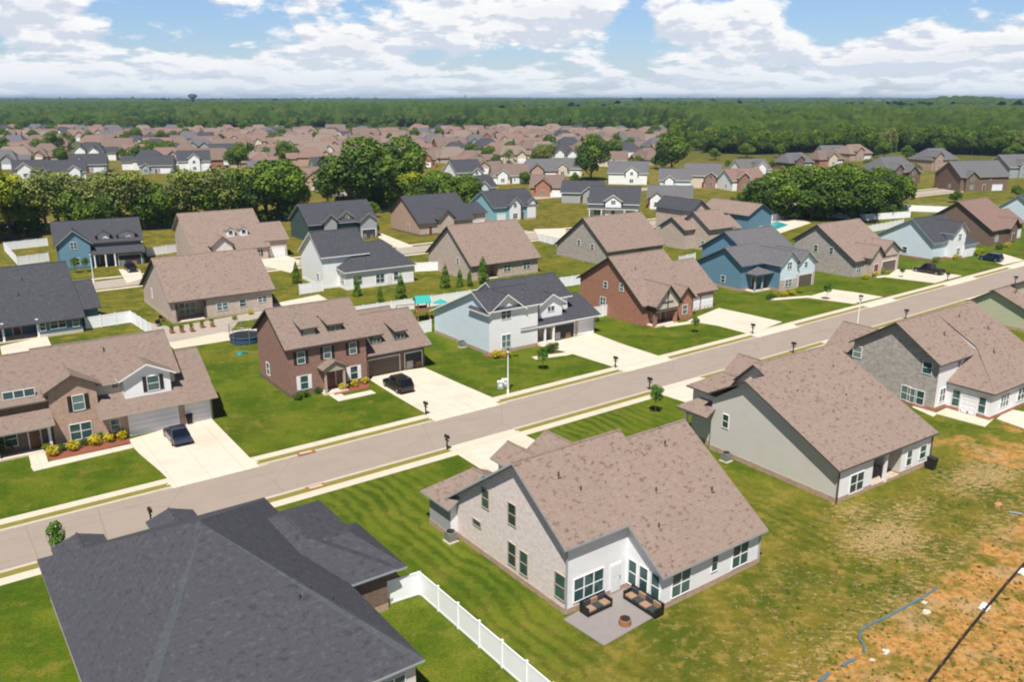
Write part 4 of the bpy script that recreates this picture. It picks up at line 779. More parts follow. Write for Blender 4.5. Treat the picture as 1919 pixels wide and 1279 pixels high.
def tree(name,Rr,H,z0,n_,leafs,mt,seed,loc,label,cat='tree',shape='round',mats2=None,group=None,tr=None):
    r=empty(name,loc,0,label,cat,group); me=crown_mesh('crown',Rr,H,z0,n_,leafs,mt,seed,shape,mats2); o=bpy.data.objects.new('crown',me); C.objects.link(o); o.parent=r
    f=MB(); g=random.Random(seed); tr=tr or Rr*.06; top=z0+H*.6
    f.tube([(0,0,-.1),(Rr*.02,0,z0*.6),(0,Rr*.03,z0+H*.3),(0,0,top)],tr,'bark',8,tr*.3)
    if shape=='round':
        for i in range(7):
            a=i*2.4; zz=z0+H*(.02+.07*i); e=(math.cos(a)*Rr*.6,math.sin(a)*Rr*.6,zz+H*.22); f.tube([(0,0,zz),(e[0]*.5,e[1]*.5,zz+H*.13),e],tr*.42,'bark',6,tr*.12)
    f.build('trunk',r); return r
protos={}
P0=(0,0,0)
LB='%s'
def place(key,px,py,h,label,group=None,wx=1.,rz=None,xy=None):
    r,H0=protos[key]; x,y=(unp(px,py)[:2] if xy is None else xy); sc_=h/H0
    if not r.get('used'):
        o=r; o.location=(x,y,0); o['used']=1
    else: o=dup(r,loc=(x,y,0)); 
    o.scale=(sc_*wx,sc_*wx,sc_); o.rotation_euler=(0,0,random.uniform(0,6.28) if rz is None else rz); o['label']=label
    if group: o['group']=group
    elif 'group' in o.keys(): del o['group']
    return o
protos['deep']=(tree('oak_tree',8,15.2,1.1,10500,.75,'leaf_deep',1,P0,'x','tree',mats2=('leaf_mid',)),16.5)
protos['mid']=(tree('broadleaf_tree',7,13.9,.9,8800,.72,'leaf_mid',2,P0,'x','tree',mats2=('leaf_deep','leaf_mid')),15)
protos['olive']=(tree('broadleaf_tree',6,13,3,3600,.62,'leaf_olive',3,P0,'x','tree',mats2=('leaf_grey','leaf_mid')),16)
protos['bright']=(tree('broadleaf_tree',6,13,1.5,6500,.7,'leaf_bright',4,P0,'x','tree',mats2=('leaf_mid',)),15)
protos['grey']=(tree('broadleaf_tree',6,14,3,3000,.6,'leaf_grey',5,P0,'x','tree',mats2=('leaf_olive',)),17)
protos['young']=(tree('young_tree',1.1,2.6,1.1,1300,.24,'leaf_young',6,P0,'x','tree',mats2=('leaf_mid',),tr=.05),3.7)
protos['cone']=(tree('evergreen_tree',1.15,4.2,.2,2200,.26,'leaf_mid',7,P0,'x','tree',shape='cone',mats2=('leaf_young',),tr=.08),4.5)
# big clump in the middle
for key,px,py,h,wx,lb in (('deep',672,397,22,1.25,'tallest dark oak in the middle of the picture, left of its taller-spired neighbour'),('deep',752,372,21,1.0,'dark tree with ragged top right of the tallest oak'),('mid',700,385,13,1.,'mid green tree tucked between the two tall oaks'),('deep',614,382,9,1.1,'small round dark tree left of the tallest oak'),
    ('mid',735,390,11,1.35,'bushy bright tree at the left end of the clipped row'),('bright',772,388,12,1.35,'second bushy tree of the clipped row'),('mid',806,387,12,1.4,'middle bushy tree of the clipped row above the charcoal roof'),('mid',842,388,11.5,1.4,'fourth bushy tree of the clipped row'),('deep',875,385,10,1.4,'dark rounded tree at the right end of the clipped row'),
    ('deep',1108,338,19,1.0,'dark tree standing among the roofs right of centre'),('deep',1258,318,16,1.25,'broad dark tree behind the grey roofed white house'),('mid',1255,300,21,.8,'tall slim tree rising behind the broad dark one'),('olive',1160,292,10,1.2,'low olive tree beside the pale roofs right of centre'),('mid',500,305,9,1.,'lone round tree among the distant brown roofs'),
    ('deep',1440,412,13.5,1.35,'leftmost tree of the dark clump above the pool yards'),('mid',1480,404,15.5,1.2,'light-topped tree second in the dark clump above the pool yards'),('deep',1520,412,15,1.3,'third tree of the dark clump above the pool yards'),('mid',1560,400,16,1.2,'broad olive-topped tree in the middle of the dark clump'),('deep',1598,414,14.5,1.35,'deep green tree right of the middle of the dark clump'),('deep',1640,405,14,1.25,'sixth tree of the dark clump with its low skirt'),('mid',1672,398,12,1.2,'rightmost tree of the dark clump by the grey roof'),
    ('young',1770,352,6,1.4,'small tree in front of the long grey roof at right'),('olive',1885,330,10,.8,'slim tree beside the rightmost grey roof'),('deep',1385,398,6,1.2,'low dark tree at the foot of the dark clump'),('mid',1240,378,4,1.3,'small tree on the lawn right of the bright white house')):
    place(key,px,py,h,lb,wx=wx)
gm_='trees scattered between the houses at right'
rr_=random.Random(77)
for i,(px,py,h) in enumerate(((1085,300,9),(1130,288,8),(1180,282,9),(1215,268,10),(1305,282,8),(1340,300,7),(1365,318,5),(1410,330,6),(1445,318,5),(1500,335,6),(1625,318,6),(1700,300,8),(1715,330,6),(1845,290,9),(1870,345,6),(1905,372,5),(1790,380,4),(1560,330,5),(1615,345,7),(1330,345,4),(960,300,8),(1010,290,9),(1045,305,8),(930,320,7),(905,300,8),(985,345,5),(1075,345,5),(1200,345,4),(1275,390,4),(1180,395,4),(700,408,5),(1895,300,10),(1760,292,8),(1460,296,9),(1400,296,9),(1655,296,10))):
    key=('mid','deep','olive','mid')[rr_.randrange(4)]; place(key,px,py,h,'%s standing among the houses of the right half of the middle distance'%{'mid':'mid green tree','deep':'dark tree','olive':'olive tree'}[key],group=gm_,wx=rr_.uniform(.9,1.4))
gl='trees of the hedgerow along the left side'
row=[('bright',-14,455,20),('bright',22,446,17),('mid',52,441,13),('olive',90,440,17),('grey',112,436,19),('mid',150,437,12),('olive',172,434,16),('deep',200,436,11),('grey',228,433,18),('olive',255,431,17),('mid',285,430,13),('deep',300,428,11),('grey',338,426,15),('olive',362,424,17),('mid',392,421,14),('grey',418,418,18),('olive',440,418,17),('deep',470,416,14),('mid',500,413,18),('deep',530,412,17),('deep',552,408,11)]
nm_={'bright':'yellow-green tree','mid':'mid green tree','olive':'olive tree','grey':'pale grey-green tree','deep':'dark tree'}
wh=['cut by the left edge','just inside the left edge','left of the yard with the white fence','above the fenced brown yard','behind the navy dormer house, its left end','over the left gable of the navy dormer house','over the ridge of the navy dormer house','above the middle dormer of the navy dormer house','above the right dormer of the navy dormer house','above the right end of the navy dormer house','above the gap between navy house and pinkish house','at the upper left corner of the pinkish brick house','above the left rake of the pinkish brick house','above the left part of the pinkish roof','above the middle of the pinkish roof','above the right part of the pinkish roof','above the right end of the pinkish roof','right of the pinkish house','left of the dark green house','upper left of the dark green house','closing the right end of the hedgerow']
for (key,px,py,h),q in zip(row,wh): place(key,px,py,h,'%s of the left hedgerow %s'%(nm_[key],q),group=gl,wx=random.uniform(.95,1.25))
# understorey of the hedgerow
g_=np.random.default_rng(11); mbv=[]
ur=[]
for i in range(32):
    px=-20+i*18.5+random.uniform(-5,5); py=446-i*1.07; x,y=unp(px,py)[:2]; ur.append((x,y))
mes=[crown_mesh('u',3.2,5.5,-.3,1500,.6,('leaf_deep','leaf_mid')[i%2],20+i,mats2=('leaf_mid','leaf_deep')) for i in range(2)]
def merge(name,items,label=None,kind='stuff',cat=None,mats=('leaf_deep','leaf_mid','leaf_deep')):
    Vs=[];Ms=[]
    for me,(x,y),sc_,rz in items:
        a=np.empty(len(me.vertices)*3,np.float32); me.vertices.foreach_get('co',a); a=a.reshape(-1,3)*sc_; c,s_=math.cos(rz),math.sin(rz); a=np.stack([c*a[:,0]-s_*a[:,1]+x,s_*a[:,0]+c*a[:,1]+y,a[:,2]],1); Vs.append(a)
        mi=np.empty(len(me.polygons),np.int32); me.polygons.foreach_get('material_index',mi); Ms.append(mi)
    V=np.concatenate(Vs); m=len(V)//4; me=bpy.data.meshes.new(name); me.vertices.add(4*m); me.vertices.foreach_set('co',V.ravel()); me.loops.add(4*m); me.loops.foreach_set('vertex_index',np.arange(4*m,dtype=np.int32)); me.polygons.add(m); me.polygons.foreach_set('loop_start',np.arange(0,4*m,4,dtype=np.int32)); me.update(calc_edges=True)
    for x in mats: me.materials.append(MATS[x])
    me.polygons.foreach_set('material_index',np.concatenate(Ms)); o=bpy.data.objects.new(name,me); C.objects.link(o); tag(o,label,cat,kind=kind); return o
merge('undergrowth',[(mes[i%2],p,random.uniform(.55,1.15),random.uniform(0,6)) for i,p in enumerate(ur)],'dense dark undergrowth below the left hedgerow trees','undergrowth')
rs_=random.Random(3)
sk=[(unp(px,py)[:2]) for px,py in [(1425+i*17,413-i*.3+rs_.uniform(-6,3)) for i in range(16)]]
merge('undergrowth',[(mes[i%2],p,rs_.uniform(.7,1.1),rs_.uniform(0,6)) for i,p in enumerate(sk)],'low green growth under the dark tree clump above the pool yards','undergrowth')
sk=[(unp(px,py)[:2]) for px,py in [(712+i*14,391-i*.3+rs_.uniform(-3,2)) for i in range(13)]+[(640+i*15,392+rs_.uniform(-4,2)) for i in range(5)]]
merge('undergrowth',[(mes[i%2],p,rs_.uniform(.8,1.15),rs_.uniform(0,6)) for i,p in enumerate(sk)],'dense green growth at the foot of the clipped tree row','undergrowth')
# young street trees
for px,py,h,lb in ((114,1062,3.9,'young street tree peeking over the slate roof at lower left'),(1228,775,3.5,'young street tree on the striped lawn beside the near pavement'),(1017,694,3.3,'young tree on the lawn of the pale blue house'),(1302,624,2.6,'small young tree on the lawn of the rust brick house'),(1549,562,3.2,'round young tree by the drive of the slate blue house'),(142,512,3.4,'thin young tree left of the navy house porch'),(163,510,3.2,'reddish young tree in front of the navy house porch'),(1690,520,2.2,'tiny young tree beside the sandy-roofed stone house drive')):
    place('young',px,py,h,lb,wx=.62 if px<120 else .9)
for px,py,h,lb in ((752,560,5.6,'tallest slim evergreen behind the white two-storey house'),(713,568,3.6,'pale bushy evergreen right of the low lawn strip'),(835,540,5.6,'slim evergreen at the corner of the brown brick gable'),(862,538,4.2,'short evergreen in front of the brown brick gable'),(880,537,3.8,'rusty little evergreen beside the long white fence'),(905,532,6.5,'yellowish evergreen in front of the recessed porch of the brown gable'),(670,556,4.6,'thin evergreen before the low rear wing of the white house'),(556,532,5.2,'dark evergreen at the left wall of the white two-storey house')):
    place('cone',px,py,h*.82,lb,wx=.85)
# shrubs
shp={}
def shrub(px,py,r_,key,label,h=None):
    if key not in shp:
        me=crown_mesh('shrub',1,1.7,-.1,900,.22,key,40+len(shp)); shp[key]=me
    x,y=unp(px,py)[:2]; o=bpy.data.objects.new('shrub',shp[key]); C.objects.link(o); o.location=(x,y,0); o.scale=(r_,r_,(h or r_)*.95); o.rotation_euler=(0,0,random.uniform(0,6)); tag(o,label,'shrub'); return o
SH=[(100,855,.8,'leaf_yellow','golden shrub at the left end of the bed before the tan brick house'),(92,846,.6,'leaf_bright','small lime shrub behind the leftmost golden one by the tan brick house'),(138,845,.8,'leaf_yellow','golden shrub below the left window of the tan brick house'),(118,846,.55,'leaf_deep','dark green shrub between the two left golden shrubs'),(178,836,.85,'leaf_yellow','golden shrub at the middle of the bed of the tan brick house'),(160,836,.6,'leaf_deep','dark shrub under the window of the tan brick house'),(205,830,.7,'leaf_yellow','golden shrub left of the small window of the tan brick house'),(193,824,.6,'leaf_mid','green shrub at the inner corner of the tan brick house'),(230,824,.75,'leaf_yellow','golden shrub beside the white garage door'),
 (4,852,1.5,'leaf_deep','large round dark shrub at the left edge'),(558,750,.6,'leaf_deep','dark shrub at the corner of the red brick house'),(572,745,.65,'leaf_mid','green shrub under the left window of the red brick house'),(598,738,.6,'leaf_deep','dark shrub left of the red brick porch'),(645,732,.7,'leaf_yellow','golden shrub right of the red brick porch'),(664,726,.7,'leaf_yellow','middle golden shrub before the red brick house'),(684,720,.6,'leaf_yellow','golden shrub nearest the brown garage door'),(652,718,.8,'leaf_mid','green shrub under the right window of the red brick house'),
 (930,672,.85,'leaf_yellow','golden shrub before the white front of the pale blue house'),(950,671,.8,'leaf_yellow','golden shrub beside the lamp post'),(966,668,.5,'leaf_bright','lime shrub by the porch of the pale blue house'),(1030,660,.9,'leaf_deep','dark shrub behind the young tree of the pale blue house'),(1040,655,.7,'leaf_mid','green shrub by the open garage of the pale blue house'),
 (1226,604,.8,'leaf_deep','dark shrub in the red bed left of the timbered porch'),(1272,596,.9,'leaf_mid','shrub in the red bed right of the timbered porch'),(1287,592,.8,'leaf_olive','olive shrub beside the rust brick garage'),(1452,558,.7,'leaf_bright','lime shrub left in the bed of the slate blue house'),(1468,556,.7,'leaf_yellow','golden shrub in the bed of the slate blue house'),(1484,553,.7,'leaf_yellow','golden shrub right in the bed of the slate blue house'),(1500,549,.6,'leaf_bright','lime shrub beside the brown garage of the slate blue house'),(1442,562,.8,'leaf_deep','dark shrub at the porch of the slate blue house'),
 (1622,524,.8,'leaf_yellow','golden shrub before the stone house with sandy roof'),(1640,519,.8,'leaf_yellow','golden shrub by the gabled entry of the stone house'),(1652,512,.8,'leaf_bright','lime shrub beside the stone house drive'),(1754,492,.9,'leaf_olive','olive shrub left of the pale blue house front'),(1790,486,.8,'leaf_yellow','golden shrub before the white front gable at right'),(1832,480,1.2,'leaf_bright','lime shrub by the blue parked car'),(1872,468,1.0,'leaf_deep','dark shrub before the brown brick house'),(1888,464,.9,'leaf_yellow','golden shrub before the brown brick house'),
 (1345,830,.8,'leaf_mid','green shrub at the dark porch of the grey-green house'),(1318,805,.9,'leaf_bright','lime shrub beside the grey-green house porch'),(828,975,.8,'leaf_deep','dark shrub at the left corner of the cream brick house'),(815,968,.5,'leaf_mid','low shrub beside the striped lawn by the cream brick house'),(1118,602,.6,'leaf_mid','shrub at the white fence by the rust brick house'),(980,392,1.2,'leaf_mid','shrub left of the empty lawn'),(1680,408,1.5,'leaf_deep','dark bush before the white fence right of the tree clump')]
for a in SH: shrub(*a)
# ================================================================== street furniture
def mailbox(px,py,label):
    x,y=unp(px,py)[:2]; r=empty('mailbox',(x,y,0),R(35),label,'mailbox','black mailboxes along the kerb')
    f=MB(); f.box((-.05,-.05,0),(.05,.05,1.0),'metal_dark'); f.box((-.05,-.3,.8),(.05,.3,.87),'metal_dark'); f.box((-.09,-.09,1.0),(.09,.09,1.06),'metal_dark'); f.build('post',r)
    f=MB(); n_=8; pr=[(-.12,.0),(.12,.0),(.12,.14)]+[(.12*math.cos(t),.14+.12*math.sin(t)) for t in [math.pi*i/8 for i in range(1,8)]]+[(-.12,.14)]
    A_=[(a,-.32,1.0+b_) for a,b_ in pr]; B_=[(a,.28,1.0+b_) for a,b_ in pr]; f.poly(A_,'metal_dark'); f.poly(B_[::-1],'metal_dark')
    for i in range(len(pr)): j=(i+1)%len(pr); f.poly([A_[j],A_[i],B_[i],B_[j]],'metal_dark')
    o=f.build('box',r); o.location.z=.06; f=MB(); f.box((.13,-.1,1.15),(.15,-.04,1.4),'red_plastic'); f.build('flag',r); r.scale=(1.1,1.1,1.15)
for px,py,lb in ((284,985,'mailbox beside the slate roofed house at the near kerb'),(838,843,'mailbox on the near kerb left of the cream brick house drive'),(798,778,'mailbox at the drive of the red brick house'),(1153,690,'mailbox at the drive of the pale blue house'),(1217,731,'mailbox hidden behind the young street tree'),(1410,626,'mailbox at the drive of the rust brick house'),(1486,662,'mailbox on the near kerb behind the grey-green house'),(1612,570,'mailbox at the drive of the slate blue house'),(1697,598,'mailbox on the near kerb above the grey stone house'),(1902,533,'mailbox at the right edge of the street'),(1775,527,'mailbox at the drive of the sandy-roofed stone house')): mailbox(px,py,lb)
def lamp(px,py,label,h=5.4):
    x,y=unp(px,py)[:2]; r=empty('street_lamp',(x,y,0),R(35),label,'street lamp','pale street lamps'); f=MB(); f.tube([(0,0,0),(0,0,.5)],.14,'trim_white',12); f.tube([(0,0,.5),(0,0,h-.5)],.085,'trim_white',12,.055); f.build('pole',r)
    f=MB(); f.tube([(0,0,h-.5),(0,0,h-.42)],.2,'metal_dark',12); f.tube([(0,0,h-.05),(0,0,h+.14)],.24,'metal_dark',12,.03); f.build('cap',r); f=MB(); f.tube([(0,0,h-.42),(0,0,h-.05)],.15,'lamp_glass',12,.2); f.build('lantern',r)
lamp(952,739,'pale street lamp on the lawn edge of the pale blue house'); lamp(1606,617,'pale street lamp on the near side above the grey stone house',5.0); lamp(176,531,'pale lamp post before the navy dormer house',5.6); lamp(905,412,'thin lamp post left of the small teal house',6)
for px,py,q in ((938,728,'left'),(946,724,'right')):
    x,y=unp(px,py)[:2]; f=MB(); f.box((-.35,-.3,0),(.35,.3,.8),'trim_grey'); f.box((-.38,-.33,.8),(.38,.33,.86),'trim_white'); f.box((-.2,-.31,.3),(.2,-.3,.6),'trim_white'); o=f.build('utility_box',loc=(x,y,0)); tag(o,'small grey utility box %s of the pair by the lamp post'%q,'utility box')
# ================================================================== vehicles
def car(kind,paint,px,py,rz,label,L=4.7,Wd=1.85,H=1.45):
    x,y=unp(px,py)[:2]; r=empty('parked_car',(x,y,.036),rz,label,'pickup' if kind=='pickup' else 'car','cars parked in the driveways')
    # lower body: cross sections along x (front at +x)
    def loft(secs,nm,name,parent,smooth=True):
        f=MB(); k=f.mi(nm); rings=[]
        for (sx,hw,zb,zt,rnd) in secs:
            pr=[(-hw,zb+.05),(-hw*.9,zb),(hw*.9,zb),(hw,zb+.05),(hw*1.0,zb+(zt-zb)*.55),(hw*(1-rnd*.35),zt-.07),(hw*(1-rnd),zt),(-hw*(1-rnd),zt),(-hw*(1-rnd*.35),zt-.07),(-hw,zb+(zt-zb)*.55)]
            st=len(f.v); f.v+=[(sx,a,b_) for a,b_ in pr]; rings.append(st)
        n_=10
        for a,b_ in zip(rings,rings[1:]):
            for i in range(n_): f.f.append((a+i,b_+i,b_+(i+1)%n_,a+(i+1)%n_)); f.m.append(k)
        f.f.append(tuple(rings[0]+i for i in range(n_))); f.m.append(k); f.f.append(tuple(rings[-1]+i for i in range(n_))[::-1]); f.m.append(k)
        o=f.build(name,parent,smooth=False)
        bv=o.modifiers.new('b','BEVEL'); bv.width=.03; bv.segments=2; return o
    h=L/2; w2=Wd/2; bt=.95 if kind!='sedan' else .86
    loft([(-h,w2*.82,.34,bt-.12,.12),(-h+.12,w2*.95,.26,bt,.1),(-h+.9,w2,.22,bt+.03,.08),(0,w2,.22,bt,.08),(h-1.3,w2,.22,bt-.01,.08),(h-.35,w2*.95,.25,bt-.13,.14),(h-.05,w2*.86,.32,bt-.3,.2),(h,w2*.8,.38,bt-.38,.2)],paint,'body',r)
    if kind=='sedan': cab=[(-h+.55,.58,bt),(-h+1.25,.64,H),(h-2.3,.66,H),(h-1.35,.62,bt)]
    elif kind=='suv': cab=[(-h+.12,.72,bt),(-h+.45,.70,H),(h-2.1,.70,H),(h-1.25,.68,bt)]
    else: cab=[(-h+2.0,.70,bt),(-h+2.2,.68,H),(h-2.3,.68,H),(h-1.5,.68,bt)]
    def cabin(nm,name,inset,top):
        f=MB(); (x0,_,z0),(x1,_,z1),(x2,_,z2),(x3,_,z3)=cab; wb=w2*.93-inset; wt=w2*.74-inset
        if top:
            T=[(x1-.06,-wt-.02,z1),(x2+.06,-wt-.02,z1),(x2+.06,wt+.02,z1),(x1-.06,wt+.02,z1)]; f.slab(T,nm,nm,.05,-.03)
            for sy in (-1,1):
                for xa,za,xb,zb in ((x0,z0-.05,x1,z1),(x3,z3-.05,x2,z2),((x1+x2)/2,z0-.05,(x1+x2)/2,z1)):
                    f.tube([(xa,sy*(wb+.005),za),(xb,sy*(wt+.005),zb)],.035,nm,6)
        else:
            b0=[(x0,-wb,z0-.05),(x3,-wb,z0-.05),(x3,wb,z0-.05),(x0,wb,z0-.05)]; t0=[(x1,-wt,z1-.02),(x2,-wt,z1-.02),(x2,wt,z1-.02),(x1,wt,z1-.02)]
            for i in range(4): j=(i+1)%4; f.poly([b0[i],b0[j],t0[j],t0[i]],nm)
            f.poly(t0,nm)
        return f.build(name,r)
    cabin('car_glass','windows',0,False); cabin(paint,'roof',0,True)
    for sx in (-h+.85,h-.88):
        for sy in (-1,1):
            f=MB(); f.tube([(0,-.11,0),(0,.11,0)],.34,'rubber',20); o=f.build('wheel',r); o.location=(sx,sy*(w2-.10),.34)
            g=MB(); g.tube([(0,sy*.10,0),(0,sy*.125,0)],.21,'metal_grey',14); g.build('rim',o)
    for sy in (-1,1):
        f=MB(); f.box((h-.16,sy*(w2*.82)-.2,bt-.42),(h-.02,sy*(w2*.82)+.02,bt-.27),'headlight_glass'); f.build('headlight',r)
        f=MB(); f.box((-h+.0,sy*(w2*.78)-.16,bt-.3),(-h+.1,sy*(w2*.78)+.08,bt-.14),'tail_red'); f.build('tail_light',r)
        f=MB(); f.box((h-1.65,sy*w2,bt),(h-1.45,sy*(w2+.17),bt+.14),paint); f.build('mirror',r)
    if kind=='pickup':
        f=MB(); f.box((-h+.1,-w2*.85,bt),(-h+1.95,-w2*.85+.08,bt+.1),paint); f.box((-h+.1,w2*.85-.08,bt),(-h+1.95,w2*.85,bt+.1),paint); f.box((-h+.12,-w2*.8,bt+.03),(-h+1.93,w2*.8,bt+.05),'rubber'); f.build('bed',r)
    return r
dv=R(35+90)
car('sedan','paint_navy',333,824,dv,'black sedan parked before the white garage door of the tan brick house'); car('suv','paint_black',746,729,dv,'black wagon parked in the drive of the red brick house',4.8,1.95,1.68)
car('pickup','paint_black',1740,512,dv,'dark pickup parked in the drive of the sandy-roofed stone house',5.8,2.0,1.85); car('suv','paint_navy',1856,489,dv,'dark blue car parked at the far right of the street',4.6,1.9,1.65)
car('suv','paint_black',694,434,R(215),'black car in the dark garage mouth of the dark green house',4.6,1.9,1.65); car('sedan','paint_black',246,508,R(305),'dark car parked beside the navy dormer house')
car('suv','paint_silver',1243,398,R(30),'grey car on the drive right of the bright white house'); car('suv','paint_navy',722,318+60,R(120),'white-topped car under the tall trees')
def bin_(px,py,label,nm='rubber'):
    x,y=unp(px,py)[:2]; r=empty('wheelie_bin',(x,y,.036),R(35),label,'bin'); f=MB(); b0=[(-.25,-.28,.08),(.25,-.28,.08),(.25,.28,.08),(-.25,.28,.08)]; t0=[(-.33,-.38,1.05),(.33,-.38,1.05),(.33,.38,1.05),(-.33,.38,1.05)]
    for i in range(4): j=(i+1)%4; f.poly([b0[i],b0[j],t0[j],t0[i]],nm)
    f.poly(t0,nm); f.build('body',r); f=MB(); f.slab([(-.36,-.42,1.05),(.36,-.42,1.05),(.36,.42,1.1),(-.36,.42,1.1)],nm,nm,.05,0); f.build('lid',r)
    for sx in (-.27,.27):
        f=MB(); f.tube([(sx-.04,.3,.13),(sx+.04,.3,.13)],.13,'rubber',12); f.build('wheel',r)
bin_(355,795,'black wheelie bin between the two white garage doors'); bin_(352,790,'second black wheelie bin behind the first at the white garage doors'); bin_(1192,560,'dark bin beside the rust brick wall'); bin_(1745,880,'black bin at the right rear corner of the grey-green house')
# air conditioner
def local(h,u,v,z=0): c,s_=math.cos(h.t),math.sin(h.t); return (h.X+c*u-s_*v,h.Y+s_*u+c*v,z)
for hh,u,v,lb in ((Cc,-.9,11.3,'grey air conditioner by the wall of the grey-green house'),(Hh,-.8,5.5,'grey air conditioner by the pale blue wall'),(B,-.8,16.2,'air conditioner at the left rear of the cream brick house')):
    r=empty('air_conditioner',local(hh,u,v),hh.t,lb,'air conditioner'); f=MB(); f.box((-.45,-.45,0),(.45,.45,.1),'concrete'); f.box((-.38,-.38,.1),(.38,.38,.85),'metal_grey'); f.build('body',r); f=MB(); f.tube([(0,0,.85),(0,0,.9)],.32,'metal_dark',16); f.build('fan_grille',r)
# ================================================================== patio furniture behind the cream brick house
def sofa(u,v,L,rz,label):
    r=empty('garden_sofa',local(B,u,v,.05),B.t+rz,label,'sofa'); f=MB(); f.box((-L/2,-.42,.08),(L/2,.42,.3),'metal_dark'); f.box((-L/2,.34,.3),(L/2,.44,.85),'metal_dark'); f.box((-L/2,-.42,.3),(-L/2+.12,.34,.62),'metal_dark'); f.box((L/2-.12,-.42,.3),(L/2,.34,.62),'metal_dark')
    for sx in (-L/2+.08,L/2-.08):
        for sy in (-.36,.36): f.box((sx-.04,sy-.04,0),(sx+.04,sy+.04,.08),'metal_dark')
    f.build('frame',r); n_=max(1,round(L/.75)); ww=(L-.3)/n_
    for i in range(n_):
        x0=-L/2+.15+i*ww; f=MB(); f.box((x0+.01,-.40,.30),(x0+ww-.01,.18,.42),'net_shade_black' if i%2 else 'cushion_tan'); f.build('seat_cushion',r); f=MB(); f.box((x0+.03,.18,.42),(x0+ww-.03,.33,.78),'cushion_tan' if i%2 else 'net_shade_black'); f.build('back_cushion',r)
sofa(2.0,2.65,2.2,0,'dark garden sofa with tan cushions below the wide window'); sofa(4.75,1.0,3.0,R(-90),'long dark garden sofa along the white wall with three tall windows')
r=empty('fire_pit',local(B,2.4,.3,.05),B.t,'round brown fire pit in the middle of the corner patio','fire pit'); f=MB(); f.tube([(0,0,0),(0,0,.4)],.42,'wood',18); f.build('bowl',r); f=MB(); f.tube([(0,0,.4),(0,0,.44)],.33,'rubber',18); f.build('coals',r)
# pots and loungers in the paved garden
for i in range(5):
    x,y=unp(322+i*19,620-i*1.5+ (6 if i<3 else 0))[:2]; r=empty('flower_pot',(x,y,.04),0,'terracotta pot %s in the paved garden of the brown-roofed house'%('leftmost','second from the left','in the middle of the row','fourth in the row','rightmost')[i],'flower pot','terracotta pots in the paved garden'); f=MB(); f.tube([(0,0,0),(0,0,.6)],.22,'terracotta',12,.36); f.build('pot',r); o=bpy.data.objects.new('plant',crown_mesh('plant',.4,.9,.5,250,.18,'leaf_mid',70+i)); C.objects.link(o); o.parent=r
for i,(px,py) in enumerate(((298,612),(305,602))):
    x,y=unp(px,py)[:2]; r=empty('garden_chair',(x,y,.04),R(40+120*i),'dark garden chair at the left corner of the paved garden, %s'%('nearer','farther'),'chair') if False else empty('garden_chair',(x,y,.04),R(40+120*i),'dark garden chair at the left corner of the paved garden, the %s one'%('nearer','farther')[i],'chair')
    f=MB(); f.box((-.35,-.35,.38),(.35,.35,.45),'metal_dark'); f.build('seat',r); f=MB(); f.box((-.35,.3,.45),(.35,.36,.95),'metal_dark'); f.build('backrest',r)
    for sx in (-.3,.3):
        for sy in (-.3,.3): f=MB(); f.tube([(sx,sy,0),(sx,sy,.38)],.025,'metal_dark',6); f.build('leg',r)
for i,(px,py,rr) in enumerate(((420,590,.6),(455,582,.7),(470,590,.6),(440,600,.5))): shrub(px,py,rr,'leaf_olive' if i%2 else 'leaf_yellow','%s shrub in the gravel bed behind the brown-roofed house'%('left yellow','middle olive','right yellow','low olive')[i])
# trampoline
x,y=unp(461,640)[:2]; r=empty('trampoline',(x,y,0),0,'blue round trampoline with safety net left of the red brick house','trampoline'); f=MB(); ring=[(2.1*math.cos(t),2.1*math.sin(t),.9) for t in [2*math.pi*i/28 for i in range(29)]]; f.tube(ring,.13,'navy_cloth',8,cap=False); f.build('rim',r)
f=MB(); f.tube([(0,0,.86),(0,0,.9)],2.05,'rubber',28); f.build('mat',r); f=MB(); f.tube([(0,0,.1),(0,0,.85)],2.12,'navy_cloth',28,cap=False); f.build('skirt',r)
for i in range(6):
    a=i*math.pi/3; f=MB(); f.tube([(2.2*math.cos(a),2.2*math.sin(a),0),(2.2*math.cos(a),2.2*math.sin(a),2.5)],.04,'metal_grey',8); f.build('pole',r)
f=MB(); f.tube([(2.2*math.cos(t),2.2*math.sin(t),2.5) for t in [2*math.pi*i/24 for i in range(25)]],.025,'metal_grey',6,cap=False)
for i in range(48):
    t=2*math.pi*i/48; f.tube([(2.18*math.cos(t),2.18*math.sin(t),.95),(2.18*math.cos(t),2.18*math.sin(t),2.5)],.006,'net_shade_black',4)
f.build('net',r)
x,y=unp(450,664)[:2]; r=empty('sandbox',(x,y,0),.4,'green turtle-shaped sandbox on the worn lawn','sandbox'); f=MB(); f.tube([(0,0,0),(0,0,.22),(0,0,.34)],.65,'green_plastic',14,.4); f.build('shell',r); f=MB(); f.tube([(.6,0,.1),(.95,0,.16)],.16,'green_plastic',8,.12); f.build('head',r)
